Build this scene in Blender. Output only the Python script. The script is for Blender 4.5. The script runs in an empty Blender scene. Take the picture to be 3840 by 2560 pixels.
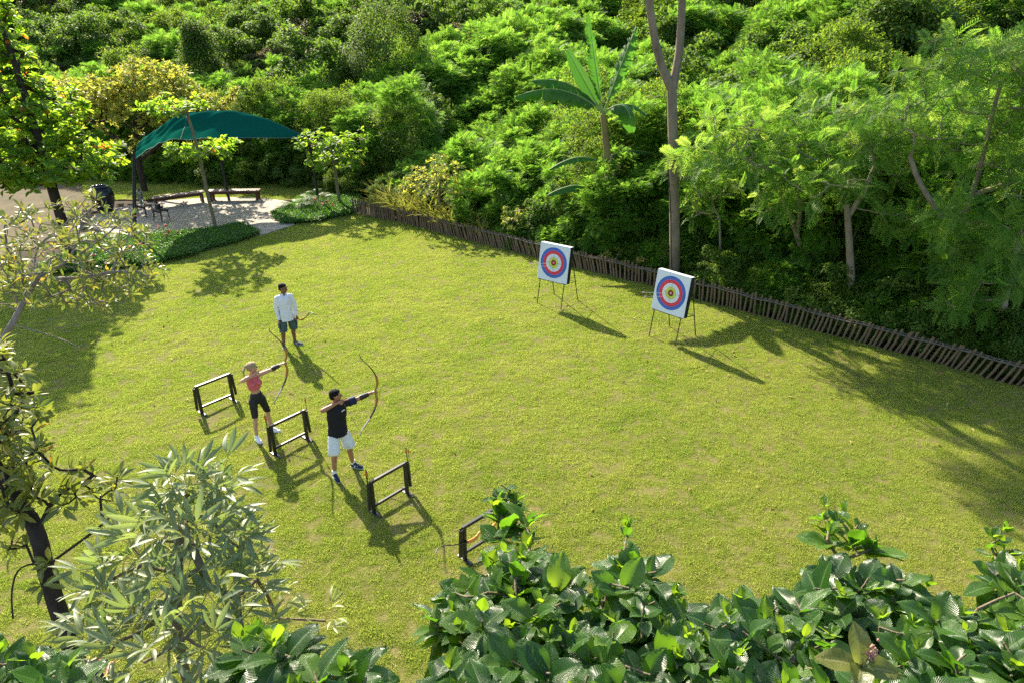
import bpy, bmesh, math, random
import numpy as np
from mathutils import Vector, Matrix, Euler

random.seed(7)
RNG = np.random.default_rng(11)
SC = bpy.context.scene
COL = SC.collection
R = math.radians

# ------------------------------------------------------------------ camera numbers
F_PX, PITCH, ROLL, CAM_H = 2681.07, 0.433762, -0.003726, 7.828
CAM = np.array([0.0, 0.0, CAM_H])
_fw = np.array([0, math.cos(PITCH), -math.sin(PITCH)])
_r0 = np.array([1.0, 0, 0]); _u0 = np.cross(_r0, _fw)
_r = math.cos(ROLL) * _r0 + math.sin(ROLL) * _u0
_u = -math.sin(ROLL) * _r0 + math.cos(ROLL) * _u0
KPX = 3840 / 2352.0


def ray(x, y):
    return _fw + _r * ((x * KPX - 1920) / F_PX) - _u * ((y * KPX - 1280) / F_PX)


def at_z(x, y, z=0.0):
    d = ray(x, y)
    return CAM + d * ((z - CAM_H) / d[2])


def at_d(x, y, dist):
    return CAM + ray(x, y) * dist


def at_y(x, y, Y):
    d = ray(x, y)
    return CAM + d * (Y / d[1])


def unit(v):
    v = np.asarray(v, float)
    return v / (np.linalg.norm(v, axis=-1, keepdims=True) + 1e-12)


# ------------------------------------------------------------------ object helpers
def tag(o, label=None, cat=None, group=None, kind=None):
    if label: o['label'] = label
    if cat: o['category'] = cat
    if group: o['group'] = group
    if kind: o['kind'] = kind
    return o


def empty(name, loc=(0, 0, 0), rz=0.0, label=None, cat=None, group=None):
    o = bpy.data.objects.new(name, None)
    COL.objects.link(o)
    o.location = loc
    o.rotation_euler = (0, 0, rz)
    o.empty_display_size = 0.2
    return tag(o, label, cat, group)


def copy_tree(o, parent=None):
    c = o.copy()
    COL.objects.link(c)
    c.parent = parent
    for ch in list(o.children):
        copy_tree(ch, c)
    return c


def frames(d, n):
    """stack of 3x3 with columns x, y(=direction d), z(=normal n)"""
    y = unit(d)
    x = unit(np.cross(y, n))
    z = np.cross(x, y)
    return np.stack([x, y, z], axis=-1)


class MB:
    """collects shapes for ONE mesh object"""
    def __init__(s):
        s.v, s.f, s.t, s.uv, s.m = [], [], [], [], []
        s.n = 0

    def add(s, V, Fs, tint=0.5, mat=0, uv=None):
        V = np.asarray(V, float)
        tint = np.broadcast_to(np.asarray(tint, float), (len(V),))
        s.v.append(V); s.t.append(tint)
        s.uv.append(np.zeros((len(V), 2)) if uv is None else np.asarray(uv, float))
        if isinstance(Fs, np.ndarray):
            Fs = [Fs]
        else:
            by = {}
            for f in Fs:
                by.setdefault(len(f), []).append(f)
            Fs = [np.array(a) for a in by.values()]
        for A in Fs:
            if len(A):
                s.f.append(A + s.n)
                s.m.append(np.full(len(A), mat))
        s.n += len(V)
        return s

    def inst(s, tpl, M, P, tint=0.5, mat=0):
        """tpl=(V,F,UV); M (N,3,3), P (N,3)"""
        V, F, UV = tpl
        N = len(P)
        if N == 0: return s
        W = np.einsum('nij,vj->nvi', M, V) + P[:, None, :]
        off = (np.arange(N) * len(V))[:, None, None]
        t = np.repeat(np.broadcast_to(np.asarray(tint, float), (N,)), len(V))
        uv = np.tile(UV, (N, 1))
        s.v.append(W.reshape(-1, 3)); s.t.append(t); s.uv.append(uv)
        for A in (F if isinstance(F, list) else [F]):
            s.f.append((A[None] + off).reshape(-1, A.shape[1]) + s.n)
            s.m.append(np.full(N * len(A), mat))
        s.n += N * len(V)
        return s

    def box(s, c, size, rot=None, tint=0.5, mat=0, bev=0.0):
        h = np.array(size, float) / 2
        if bev <= 0:
            V = np.array([[x, y, z] for x in (-1, 1) for y in (-1, 1) for z in (-1, 1)]) * h
            F = np.array([[0, 1, 3, 2], [4, 6, 7, 5], [0, 4, 5, 1], [2, 3, 7, 6], [0, 2, 6, 4], [1, 5, 7, 3]])
            if rot is not None: V = V @ np.array(rot).T
            return s.add(V + np.array(c), F, tint, mat)
        bm = bmesh.new()
        bmesh.ops.create_cube(bm, size=2)
        for v in bm.verts: v.co = Vector(np.array(v.co) * h)
        bmesh.ops.bevel(bm, geom=bm.edges[:], offset=bev, segments=2, affect='EDGES', profile=0.6)
        V = np.array([v.co[:] for v in bm.verts]); F = [[v.index for v in f.verts] for f in bm.faces]
        bm.free()
        if rot is not None: V = V @ np.array(rot).T
        return s.add(V + np.array(c), F, tint, mat)

    def bar(s, a, b, w, h, up=(0, 0, 1), tint=0.5, mat=0, bev=0.0):
        a = np.array(a, float); b = np.array(b, float)
        M = frames((b - a)[None], np.array([up], float))[0]
        return s.box((a + b) / 2, (w, np.linalg.norm(b - a), h), M, tint, mat, bev)

    def tube(s, pts, rad, sides=8, tint=0.5, mat=0, cap=True, flat=1.0):
        P = np.asarray(pts, float); n = len(P)
        rad = np.atleast_1d(np.asarray(rad, float))
        rad = np.interp(np.linspace(0, 1, n), np.linspace(0, 1, len(rad)), rad) if len(rad) > 1 else np.full(n, rad[0])
        T = np.gradient(P, axis=0)
        T = unit(T)
        ref = np.array([0, 0, 1.0]) if abs(T[0][2]) < 0.9 else np.array([1.0, 0, 0])
        x = unit(np.cross(T[0], ref)); rings = []
        for i in range(n):
            x = unit(x - T[i] * (x @ T[i])); y = np.cross(T[i], x)
            a = np.linspace(0, 2 * math.pi, sides, endpoint=False)[:, None]
            rings.append(P[i] + rad[i] * (np.cos(a) * x + np.sin(a) * y * flat))
        V = np.concatenate(rings)
        i = np.arange(n - 1)[:, None] * sides; j = np.arange(sides)[None]; k = (j + 1) % sides
        Q = np.stack([i + j, i + k, i + sides + k, i + sides + j], -1).reshape(-1, 4)
        uv = np.stack([np.tile(np.linspace(0, 1, sides), n), np.repeat(np.linspace(0, 1, n), sides)], -1)
        s.add(V, Q, tint, mat, uv)
        if cap:
            base = s.n - len(V)
            for ring, c, fl in ((0, P[0], True), (n - 1, P[-1], False)):
                Vc = np.concatenate([V[ring * sides:(ring + 1) * sides], c[None]])
                T3 = np.array([[q, (q + 1) % sides, sides] if not fl else [(q + 1) % sides, q, sides] for q in range(sides)])
                s.add(Vc, T3, tint, mat)
        return s

    def lathe(s, prof, c=(0, 0, 0), sides=24, tint=0.5, mat=0):
        prof = np.array(prof, float); n = len(prof)
        a = np.linspace(0, 2 * math.pi, sides, endpoint=False)
        V = np.stack([np.outer(prof[:, 0], np.cos(a)), np.outer(prof[:, 0], np.sin(a)), np.repeat(prof[:, 1][:, None], sides, 1)], -1).reshape(-1, 3) + np.array(c)
        i = np.arange(n - 1)[:, None] * sides; j = np.arange(sides)[None]; k = (j + 1) % sides
        Q = np.stack([i + j, i + k, i + sides + k, i + sides + j], -1).reshape(-1, 4)
        return s.add(V, Q, tint, mat)

    def mesh(s, name, mats, smooth=True):
        me = bpy.data.meshes.new(name)
        V = np.concatenate(s.v) if s.v else np.zeros((0, 3))
        me.vertices.add(len(V)); me.vertices.foreach_set('co', V.astype(np.float32).ravel())
        loops = np.concatenate([A.ravel() for A in s.f]).astype(np.int32)
        sizes = np.concatenate([np.full(len(A), A.shape[1]) for A in s.f]).astype(np.int32)
        me.loops.add(len(loops)); me.loops.foreach_set('vertex_index', loops)
        me.polygons.add(len(sizes))
        me.polygons.foreach_set('loop_start', np.concatenate([[0], np.cumsum(sizes)[:-1]]).astype(np.int32))
        try: me.polygons.foreach_set('loop_total', sizes)
        except Exception: pass
        mi = np.concatenate(s.m).astype(np.int32)
        for m in (mats if isinstance(mats, (list, tuple)) else [mats]): me.materials.append(m)
        me.polygons.foreach_set('material_index', mi)
        me.update(calc_edges=True)
        me.polygons.foreach_set('use_smooth', np.full(len(sizes), bool(smooth)))
        at = me.attributes.new('tint', 'FLOAT', 'POINT')
        at.data.foreach_set('value', np.concatenate(s.t).astype(np.float32))
        uvl = me.uv_layers.new(name='UVMap')
        UV = np.concatenate(s.uv)
        uvl.data.foreach_set('uv', UV[loops].astype(np.float32).ravel())
        me.validate(verbose=False)
        return me

    def build(s, name, mats, parent=None, smooth=True, link=True):
        o = bpy.data.objects.new(name, s.mesh(name, mats, smooth))
        if link: COL.objects.link(o)
        if parent is not None: o.parent = parent
        return o


# ------------------------------------------------------------------ materials
def nt(name):
    m = bpy.data.materials.new(name); m.use_nodes = True
    t = m.node_tree; t.nodes.clear()
    out = t.nodes.new('ShaderNodeOutputMaterial')
    return m, t, out


def N(t, kind, **kw):
    n = t.nodes.new(kind)
    for k, v in kw.items():
        if k in n.inputs.keys(): n.inputs[k].default_value = v
        else: setattr(n, k, v)
    return n


def ramp(t, fac, cols):
    r = t.nodes.new('ShaderNodeValToRGB')
    e = r.color_ramp.elements
    while len(e) < len(cols): e.new(0.5)
    for i, (p, c) in enumerate(cols):
        e[i].position = p; e[i].color = (*c, 1)
    t.links.new(fac, r.inputs[0])
    return r.outputs[0]


def noise(t, scale, detail=4, rough=0.55, vec=None):
    n = N(t, 'ShaderNodeTexNoise'); n.inputs['Scale'].default_value = scale
    n.inputs['Detail'].default_value = detail; n.inputs['Roughness'].default_value = rough
    if vec is not None: t.links.new(vec, n.inputs['Vector'])
    return n.outputs['Fac']


def coords(t, which='Object'):
    return t.nodes.new('ShaderNodeTexCoord').outputs[which]


def mat_plain(name, col, rough=0.6, spec=0.4, metal=0.0, var=0.12, scale=18, bump=0.15, bscale=60, coat=0.0):
    """a painted / woven / wooden surface: slight mottling and fine bump"""
    m, t, out = nt(name)
    b = N(t, 'ShaderNodeBsdfPrincipled')
    b.inputs['Roughness'].default_value = rough; b.inputs['Metallic'].default_value = metal
    b.inputs['Specular IOR Level'].default_value = spec
    b.inputs['Coat Weight'].default_value = coat
    c = np.array(col)
    o = coords(t)
    t.links.new(ramp(t, noise(t, scale, 5, 0.6, o), [(0.25, tuple(c * (1 - var))), (0.75, tuple(np.minimum(c * (1 + var), 1)))]), b.inputs['Base Color'])
    if bump:
        bp = N(t, 'ShaderNodeBump', Strength=bump, Distance=0.01)
        t.links.new(noise(t, bscale, 3, 0.6, o), bp.inputs['Height']); t.links.new(bp.outputs[0], b.inputs['Normal'])
    t.links.new(b.outputs[0], out.inputs[0])
    return m


def mat_leaf(name, cols, trans, tw=0.45, rough=0.45, spec=0.5, veins=0.0, midrib=None, coat=0.0, edge=None):
    """leaf: random tint per leaf picks the colour; light also passes through"""
    m, t, out = nt(name)
    a = N(t, 'ShaderNodeAttribute'); a.attribute_name = 'tint'
    c = ramp(t, a.outputs['Fac'], cols)
    tc = ramp(t, a.outputs['Fac'], trans)
    b = N(t, 'ShaderNodeBsdfPrincipled'); b.inputs['Roughness'].default_value = rough
    b.inputs['Specular IOR Level'].default_value = spec
    b.inputs['Coat Weight'].default_value = coat; b.inputs['Coat Roughness'].default_value = 0.25
    tr = N(t, 'ShaderNodeBsdfTranslucent')
    if veins or midrib or edge:
        uv = t.nodes.new('ShaderNodeUVMap').outputs[0]
        sp = t.nodes.new('ShaderNodeSeparateXYZ'); t.links.new(uv, sp.inputs[0])
        au = N(t, 'ShaderNodeMath', operation='SUBTRACT'); t.links.new(sp.outputs[0], au.inputs[0]); au.inputs[1].default_value = 0.5
        ab = N(t, 'ShaderNodeMath', operation='ABSOLUTE'); t.links.new(au.outputs[0], ab.inputs[0])
        if midrib or edge:
            mk = N(t, 'ShaderNodeMapRange'); t.links.new(ab.outputs[0], mk.inputs[0])
            if edge:
                mk.inputs[1].default_value = 0.22; mk.inputs[2].default_value = 0.32
            else:
                mk.inputs[1].default_value = 0.045; mk.inputs[2].default_value = 0.02
            mx = N(t, 'ShaderNodeMix', data_type='RGBA'); t.links.new(mk.outputs[0], mx.inputs[0])
            t.links.new(c, mx.inputs[6]); mx.inputs[7].default_value = (*(edge or midrib), 1); c = mx.outputs[2]
            if edge:
                mx2 = N(t, 'ShaderNodeMix', data_type='RGBA'); t.links.new(mk.outputs[0], mx2.inputs[0])
                t.links.new(tc, mx2.inputs[6]); mx2.inputs[7].default_value = (*edge, 1); tc = mx2.outputs[2]
        if veins:
            ad = N(t, 'ShaderNodeMath', operation='MULTIPLY_ADD'); t.links.new(ab.outputs[0], ad.inputs[0]); ad.inputs[1].default_value = -0.9
            t.links.new(sp.outputs[1], ad.inputs[2])
            ml = N(t, 'ShaderNodeMath', operation='MULTIPLY'); t.links.new(ad.outputs[0], ml.inputs[0]); ml.inputs[1].default_value = 9 * 2 * math.pi
            sn = N(t, 'ShaderNodeMath', operation='SINE'); t.links.new(ml.outputs[0], sn.inputs[0])
            pw = N(t, 'ShaderNodeMath', operation='ABSOLUTE'); t.links.new(sn.outputs[0], pw.inputs[0])
            bp = N(t, 'ShaderNodeBump', Strength=veins, Distance=0.006); t.links.new(pw.outputs[0], bp.inputs['Height'])
            t.links.new(bp.outputs[0], b.inputs['Normal'])
    t.links.new(c, b.inputs['Base Color']); t.links.new(tc, tr.inputs[0])
    mix = N(t, 'ShaderNodeMixShader'); mix.inputs[0].default_value = tw
    t.links.new(b.outputs[0], mix.inputs[1]); t.links.new(tr.outputs[0], mix.inputs[2])
    t.links.new(mix.outputs[0], out.inputs[0])
    return m


def mat_bark(name, c1, c2, scale=6, stretch=0.25, bump=0.6, rough=0.85):
    m, t, out = nt(name)
    b = N(t, 'ShaderNodeBsdfPrincipled'); b.inputs['Roughness'].default_value = rough; b.inputs['Specular IOR Level'].default_value = 0.25
    mp = N(t, 'ShaderNodeMapping'); mp.inputs['Scale'].default_value = (1, 1, stretch); t.links.new(coords(t), mp.inputs[0])
    n1 = noise(t, scale, 8, 0.65, mp.outputs[0])
    t.links.new(ramp(t, n1, [(0.3, c1), (0.7, c2)]), b.inputs['Base Color'])
    bp = N(t, 'ShaderNodeBump', Strength=bump, Distance=0.02); t.links.new(noise(t, scale * 5, 6, 0.6, mp.outputs[0]), bp.inputs['Height'])
    t.links.new(bp.outputs[0], b.inputs['Normal']); t.links.new(b.outputs[0], out.inputs[0])
    return m


def mat_ground(name, cols, scale, fine=60, bump=0.5, extra=None):
    m, t, out = nt(name)
    b = N(t, 'ShaderNodeBsdfPrincipled'); b.inputs['Roughness'].default_value = 0.95; b.inputs['Specular IOR Level'].default_value = 0.15
    o = coords(t)
    c = ramp(t, noise(t, scale, 6, 0.6, o), cols)
    f = ramp(t, noise(t, fine, 4, 0.7, o), [(0.3, (0.55, 0.55, 0.55)), (0.7, (1.25, 1.25, 1.25))])
    mx = N(t, 'ShaderNodeMix', data_type='RGBA', blend_type='MULTIPLY'); mx.inputs[0].default_value = 0.8
    t.links.new(c, mx.inputs[6]); t.links.new(f, mx.inputs[7]); t.links.new(mx.outputs[2], b.inputs['Base Color'])
    bp = N(t, 'ShaderNodeBump', Strength=bump, Distance=0.03); t.links.new(noise(t, fine * 0.6, 5, 0.65, o), bp.inputs['Height'])
    t.links.new(bp.outputs[0], b.inputs['Normal']); t.links.new(b.outputs[0], out.inputs[0])
    return m


# ------------------------------------------------------------------ leaf templates: base at 0, along +Y, facing +Z
def leaf_tpl(length, width, shape='ellip', nl=4, nw=2, fold=0.15, bend=0.2, twist=0.0, wave=0.0):
    """grid leaf; nw must be even"""
    ys = np.linspace(0, 1, nl + 1)
    if shape == 'ellip': w = np.sin(np.pi * np.clip(ys, 0.02, 0.985)) ** 0.68
    elif shape == 'obov': w = np.sin(np.pi * np.clip(ys, 0, 0.985) ** 1.5) ** 0.7 * (0.25 + 0.75 * np.clip(ys * 2, 0, 1)); w[0] = 0.06
    elif shape == 'lance': w = np.sin(np.pi * np.clip(ys, 0.01, 0.995) ** 0.85) ** 1.0
    else: w = np.clip(1 - ys, 0.05, 1)
    us = np.linspace(-1, 1, nw + 1)
    Y, U = np.meshgrid(ys, us, indexing='ij')
    X = U * w[:, None] * width / 2
    Z = np.abs(U) * w[:, None] * width * fold - bend * length * Y ** 2 + wave * width * np.sin(Y * 9 + U * 2) * np.abs(U) * 0.3
    L = Y * length * (1 - 0.15 * abs(bend))
    V = np.stack([X, L, Z], -1).reshape(-1, 3)
    UV = np.stack([(U + 1) / 2, Y], -1).reshape(-1, 2)
    c = nw + 1
    i, j = np.meshgrid(np.arange(nl), np.arange(nw), indexing='ij')
    a = (i * c + j).ravel()
    F = np.stack([a, a + 1, a + c + 1, a + c], -1)
    return V, F, UV


def merge_tpl(parts):
    Vs, Fs, Us, n = [], {}, [], 0
    for V, F, U in parts:
        Vs.append(V); Us.append(U)
        for A in (F if isinstance(F, list) else [F]):
            Fs.setdefault(A.shape[1], []).append(A + n)
        n += len(V)
    return np.concatenate(Vs), [np.concatenate(a) for a in Fs.values()], np.concatenate(Us)


def frond_tpl(length=0.32, pairs=7, pin=0.10, pw=0.028, arch=0.35, vee=0.25, seed=0):
    """feathery pinnate spray: a curved rachis with narrow pinnae on both sides"""
    g = np.random.default_rng(seed)
    parts = []
    tt = np.linspace(0.12, 1.0, pairs)
    P = lambda q: np.array([0, length * q * (1 - 0.12 * q * arch), -arch * length * q * q])
    for k, q in enumerate(tt):
        s = pin * (0.55 + 0.45 * math.sin(math.pi * (0.15 + 0.75 * q))) * g.uniform(0.85, 1.1)
        for side in (-1, 1):
            d = unit(np.array([side * 0.9, 0.5, vee - 0.45 * q * arch + g.uniform(-.15, .1)]))
            nrm = unit(np.array([-side * vee, 0.5 * arch * q, 1.0]))
            x = unit(np.cross(d, nrm))
            b = P(q); w = pw * g.uniform(.85, 1.15)
            V = np.array([b, b + d * s * .5 + x * w / 2, b + d * s, b + d * s * .5 - x * w / 2])
            parts.append((V, np.array([[0, 1, 2, 3]]), np.array([[.5, 0], [1, .5], [.5, 1], [0, .5]], float)))
    r = 0.004
    for k in range(3):
        a, b = P(k / 3), P((k + 1) / 3)
        V = np.array([a + [r, 0, 0], a - [r, 0, 0], b - [r, 0, 0], b + [r, 0, 0]])
        parts.append((V, np.array([[0, 1, 2, 3]]), np.full((4, 2), .5)))
    return merge_tpl(parts)


def rand_unit(n, g=RNG):
    v = g.normal(size=(n, 3)); return unit(v)


def scatter(name, pts, rot, scl, idx, protos, kind='stuff', label=None, cat=None):
    """one object of uncountable stuff: copies of small clumps on precomputed spots"""
    pc = bpy.data.collections.new(name + '_clumps')
    for p in protos: pc.objects.link(p)
    me = bpy.data.meshes.new(name); n = len(pts)
    me.vertices.add(n); me.vertices.foreach_set('co', np.asarray(pts, np.float32).ravel())
    for nm, ty, dat, key in (('rot', 'FLOAT_VECTOR', rot, 'vector'), ('scl', 'FLOAT', scl, 'value'), ('idx', 'INT', idx, 'value')):
        a = me.attributes.new(nm, ty, 'POINT')
        a.data.foreach_set(key, np.asarray(dat, np.int32 if ty == 'INT' else np.float32).ravel())
    o = bpy.data.objects.new(name, me); COL.objects.link(o)
    g = bpy.data.node_groups.new(name, 'GeometryNodeTree')
    g.interface.new_socket('Geometry', in_out='INPUT', socket_type='NodeSocketGeometry')
    g.interface.new_socket('Geometry', in_out='OUTPUT', socket_type='NodeSocketGeometry')
    gi = g.nodes.new('NodeGroupInput'); go = g.nodes.new('NodeGroupOutput')
    ip = g.nodes.new('GeometryNodeInstanceOnPoints'); ci = g.nodes.new('GeometryNodeCollectionInfo')
    ci.inputs['Collection'].default_value = pc; ci.inputs['Separate Children'].default_value = True; ci.inputs['Reset Children'].default_value = True
    ip.inputs['Pick Instance'].default_value = True
    def attr(nm, ty):
        a = g.nodes.new('GeometryNodeInputNamedAttribute'); a.data_type = ty; a.inputs['Name'].default_value = nm
        return a.outputs['Attribute']
    L = g.links.new
    L(gi.outputs[0], ip.inputs['Points']); L(ci.outputs[0], ip.inputs['Instance'])
    L(attr('idx', 'INT'), ip.inputs['Instance Index'])
    e2r = g.nodes.new('FunctionNodeEulerToRotation'); L(attr('rot', 'FLOAT_VECTOR'), e2r.inputs[0]); L(e2r.outputs[0], ip.inputs['Rotation'])
    L(attr('scl', 'FLOAT'), ip.inputs['Scale']); L(ip.outputs[0], go.inputs[0])
    md = o.modifiers.new('clumps', 'NODES'); md.node_group = g
    return tag(o, label, cat, None, kind)
# ================================================================== SETTING
FENCE = np.array([(-6.8, 29.98), (-4.69, 28.51), (-3.67, 27.71), (-2.13, 26.33), (-0.45, 24.95), (0.85, 23.85), (2.1, 22.75), (2.83, 22.15),
                  (3.75, 21.45), (4.35, 20.95), (5.45, 19.87), (6.63, 18.83), (7.94, 17.68), (8.85, 16.87), (9.8, 16.03), (10.72, 15.18), (11.63, 14.29), (13.2, 12.8)])
EDGE = np.concatenate([[(-90, 58), (-34, 40), (-19, 36.6), (-9.5, 34.6), (-7.0, 32.6)], FENCE, [(17, 9.2), (24, 2), (45, -22)]])


def s_dist(P):
    """signed distance beyond the fence / thicket edge"""
    P = np.asarray(P, float)[:, :2]
    best = np.full(len(P), 1e9); sg = np.ones(len(P))
    for a, b in zip(EDGE[:-1], EDGE[1:]):
        d = b - a; L2 = d @ d
        t = np.clip(((P - a) @ d) / L2, 0, 1)
        q = a + t[:, None] * d
        dist = np.linalg.norm(P - q, axis=1)
        cr = d[0] * (P[:, 1] - a[1]) - d[1] * (P[:, 0] - a[0])
        m = dist < best - 1e-9
        best[m] = dist[m]; sg[m] = np.sign(cr[m])
    return best * sg


def hill_z(P):
    P = np.asarray(P, float); s = s_dist(P)
    q = np.clip(s - 1.5, 0, None)
    z = 0.235 * q * q / (q + 2.5) + 0.0008 * q * q
    z = 26 * np.tanh(z / 26)
    x, y = P[:, 0], P[:, 1]
    n = np.sin(x * .31 + 1.3 * np.sin(y * .17)) + np.sin(y * .27 + .9 * np.sin(x * .23 + 2)) + .5 * np.sin(x * .7 + y * .5)
    return np.where(s < 0.3, -0.05, z + n * 0.28 * np.clip(q / 6, 0, 1)) + np.where(s < 0.3, 0, np.clip(s - .3, 0, 1) * .06 - .05)


def in_poly(P, poly):
    P = np.asarray(P)[:, :2]; c = np.zeros(len(P), bool); poly = np.asarray(poly)
    for (x0, y0), (x1, y1) in zip(poly, np.roll(poly, -1, 0)):
        k = ((y0 > P[:, 1]) != (y1 > P[:, 1]))
        with np.errstate(divide='ignore', invalid='ignore'):
            c ^= k & (P[:, 0] < (x1 - x0) * (P[:, 1] - y0) / (y1 - y0) + x0)
    return c


def project(P):
    v = np.asarray(P, float) - CAM
    z = v @ _fw
    z = np.where(np.abs(z) < 1e-6, 1e-6, z)
    return np.stack([(1920 + F_PX * (v @ _r) / z) / KPX, (1280 - F_PX * (v @ _u) / z) / KPX, z], -1)


# ---- materials of the setting
M_soil = mat_ground('leaf litter soil', [(0.3, (0.035, 0.024, 0.014)), (0.7, (0.075, 0.055, 0.032))], 1.2, 30, 0.8)
M_turf = mat_ground('turf', [(0.3, (0.11, 0.115, 0.025)), (0.55, (0.155, 0.145, 0.04)), (0.75, (0.20, 0.155, 0.075))], 0.8, 22, 0.9)
M_dirt = mat_ground('sandy dirt', [(0.3, (0.075, 0.062, 0.034)), (0.7, (0.15, 0.12, 0.068))], 0.9, 25, 0.6)


def grid_sheet(name, poly, step, zfun, mat, kind='structure'):
    poly = np.array(poly); x0, y0 = poly.min(0); x1, y1 = poly.max(0)
    xs = np.arange(x0, x1 + step, step); ys = np.arange(y0, y1 + step, step)
    X, Y = np.meshgrid(xs, ys); P = np.stack([X.ravel(), Y.ravel()], -1)
    V = np.concatenate([P, zfun(P)[:, None]], 1)
    nx = len(xs); i, j = np.meshgrid(np.arange(len(ys) - 1), np.arange(nx - 1), indexing='ij')
    a = (i * nx + j).ravel(); Q = np.stack([a, a + 1, a + nx + 1, a + nx], -1)
    Q = Q[in_poly(V[Q].mean(1), poly)]
    used = np.unique(Q); mp = np.zeros(len(V), int); mp[used] = np.arange(len(used))
    return tag(MB().add(V[used], mp[Q]).build(name, mat), kind=kind)


# terrain: one sheet, finer where it is seen
def axis(lo, hi, a, b, fine, coarse):
    return np.unique(np.concatenate([np.arange(lo, a, coarse), np.arange(a, b, fine), np.arange(b, hi + coarse, coarse)]))
xs = axis(-200, 200, -45, 60, 1.0, 10); ys = axis(-60, 260, -5, 95, 1.0, 10)
X, Y = np.meshgrid(xs, ys); P = np.stack([X.ravel(), Y.ravel()], -1)
V = np.concatenate([P, hill_z(P)[:, None]], 1); nx = len(xs)
i, j = np.meshgrid(np.arange(len(ys) - 1), np.arange(nx - 1), indexing='ij'); a = (i * nx + j).ravel()
tag(MB().add(V, np.stack([a, a + 1, a + nx + 1, a + nx], -1)).build('ground', M_soil), kind='structure')

LAWN = [(-26, -2), (-26, 21.4), (-17.6, 21.9), (-13.6, 22.6), (-12.2, 23.3), (-11.2, 24.5), (-10.3, 25.7), (-9.75, 26.6), (-9.0, 28.0), (-8.2, 28.5), (-7.0, 29.8)] + [tuple(p) for p in FENCE] + [(17, 9.2), (20, 5), (20, -2)]
BACKLAWN = [(-19.5, 32.6), (-8.0, 32.2), (-7.2, 33.2), (-9.3, 36.6), (-19, 39.5), (-24, 40)]
lawn_z = lambda P: 0.004 + 0.012 * (np.sin(P[:, 0] * 5.1 + np.sin(P[:, 1] * 3.3)) + np.sin(P[:, 1] * 6.3 + 1.4 * np.sin(P[:, 0] * 4.1))) * 0.5
grid_sheet('lawn', LAWN, 0.16, lawn_z, M_turf)
grid_sheet('lawn', BACKLAWN, 0.3, lambda P: np.full(len(P), 0.004), M_turf)
DIRT = [(-40, 23.5), (-18.3, 24.0), (-16.6, 27.0), (-18.6, 32.0), (-24, 39), (-40, 42)]
grid_sheet('dirt_path', DIRT, 0.5, lambda P: np.full(len(P), -0.02), M_dirt)

# ---- patio of pavers
def mat_pavers(name, rotz, w, h):
    m, t, out = nt(name)
    b = N(t, 'ShaderNodeBsdfPrincipled'); b.inputs['Roughness'].default_value = 0.8
    mp = N(t, 'ShaderNodeMapping'); mp.inputs['Rotation'].default_value = (0, 0, rotz); t.links.new(coords(t), mp.inputs[0])
    br = N(t, 'ShaderNodeTexBrick'); br.offset = 0.5
    br.inputs['Scale'].default_value = 1.0; br.inputs['Brick Width'].default_value = w; br.inputs['Row Height'].default_value = h
    br.inputs['Mortar Size'].default_value = 0.012; br.inputs['Mortar Smooth'].default_value = 0.3
    br.inputs['Color1'].default_value = (0.30, 0.255, 0.20, 1); br.inputs['Color2'].default_value = (0.40, 0.34, 0.27, 1); br.inputs['Mortar'].default_value = (0.07, 0.055, 0.04, 1)
    t.links.new(mp.outputs[0], br.inputs['Vector'])
    f = ramp(t, noise(t, 5, 6, 0.65, mp.outputs[0]), [(0.3, (0.7, 0.68, 0.64)), (0.7, (1.1, 1.08, 1.05))])
    mx = N(t, 'ShaderNodeMix', data_type='RGBA', blend_type='MULTIPLY'); mx.inputs[0].default_value = 1.0
    t.links.new(br.outputs[0], mx.inputs[6]); t.links.new(f, mx.inputs[7]); t.links.new(mx.outputs[2], b.inputs['Base Color'])
    bp = N(t, 'ShaderNodeBump', Strength=0.5, Distance=0.01); bp.invert = True
    t.links.new(br.outputs['Fac'], bp.inputs['Height']); t.links.new(bp.outputs[0], b.inputs['Normal'])
    t.links.new(b.outputs[0], out.inputs[0])
    return m
M_pave = mat_pavers('interlocking pavers', 0.5, 0.32, 0.2)
M_slab = mat_pavers('path slabs', -0.62, 0.9, 0.42)
def poly_sheet(name, poly, z0, z1, mat):
    n = len(poly); V = [(x, y, z1) for x, y in poly] + [(x, y, z0) for x, y in poly]
    F = [list(range(n))] + [[i + n, (i + 1) % n + n, (i + 1) % n, i] for i in range(n)]
    return tag(MB().add(V, F).build(name, mat, smooth=False), kind='structure')
c0 = np.array([-12.9, 29.6]); PATIO = [(c0[0] + 4.15 * math.cos(q) * (1.12 if math.cos(q) < 0 else 1.0), c0[1] + 3.15 * math.sin(q)) for q in np.linspace(0, 2 * math.pi, 40, endpoint=False)]
poly_sheet('patio', PATIO, -0.06, 0.03, M_pave)
poly_sheet('path', [(-10.6, 28.9), (-9.62, 26.55), (-8.72, 28.05), (-9.3, 29.6), (-10.2, 30.0)], -0.06, 0.036, M_slab)
poly_sheet('path', [(-30, 20.9), (-17.2, 21.5), (-17.4, 23.6), (-30, 23.2)], -0.06, 0.03, M_slab)

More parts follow.
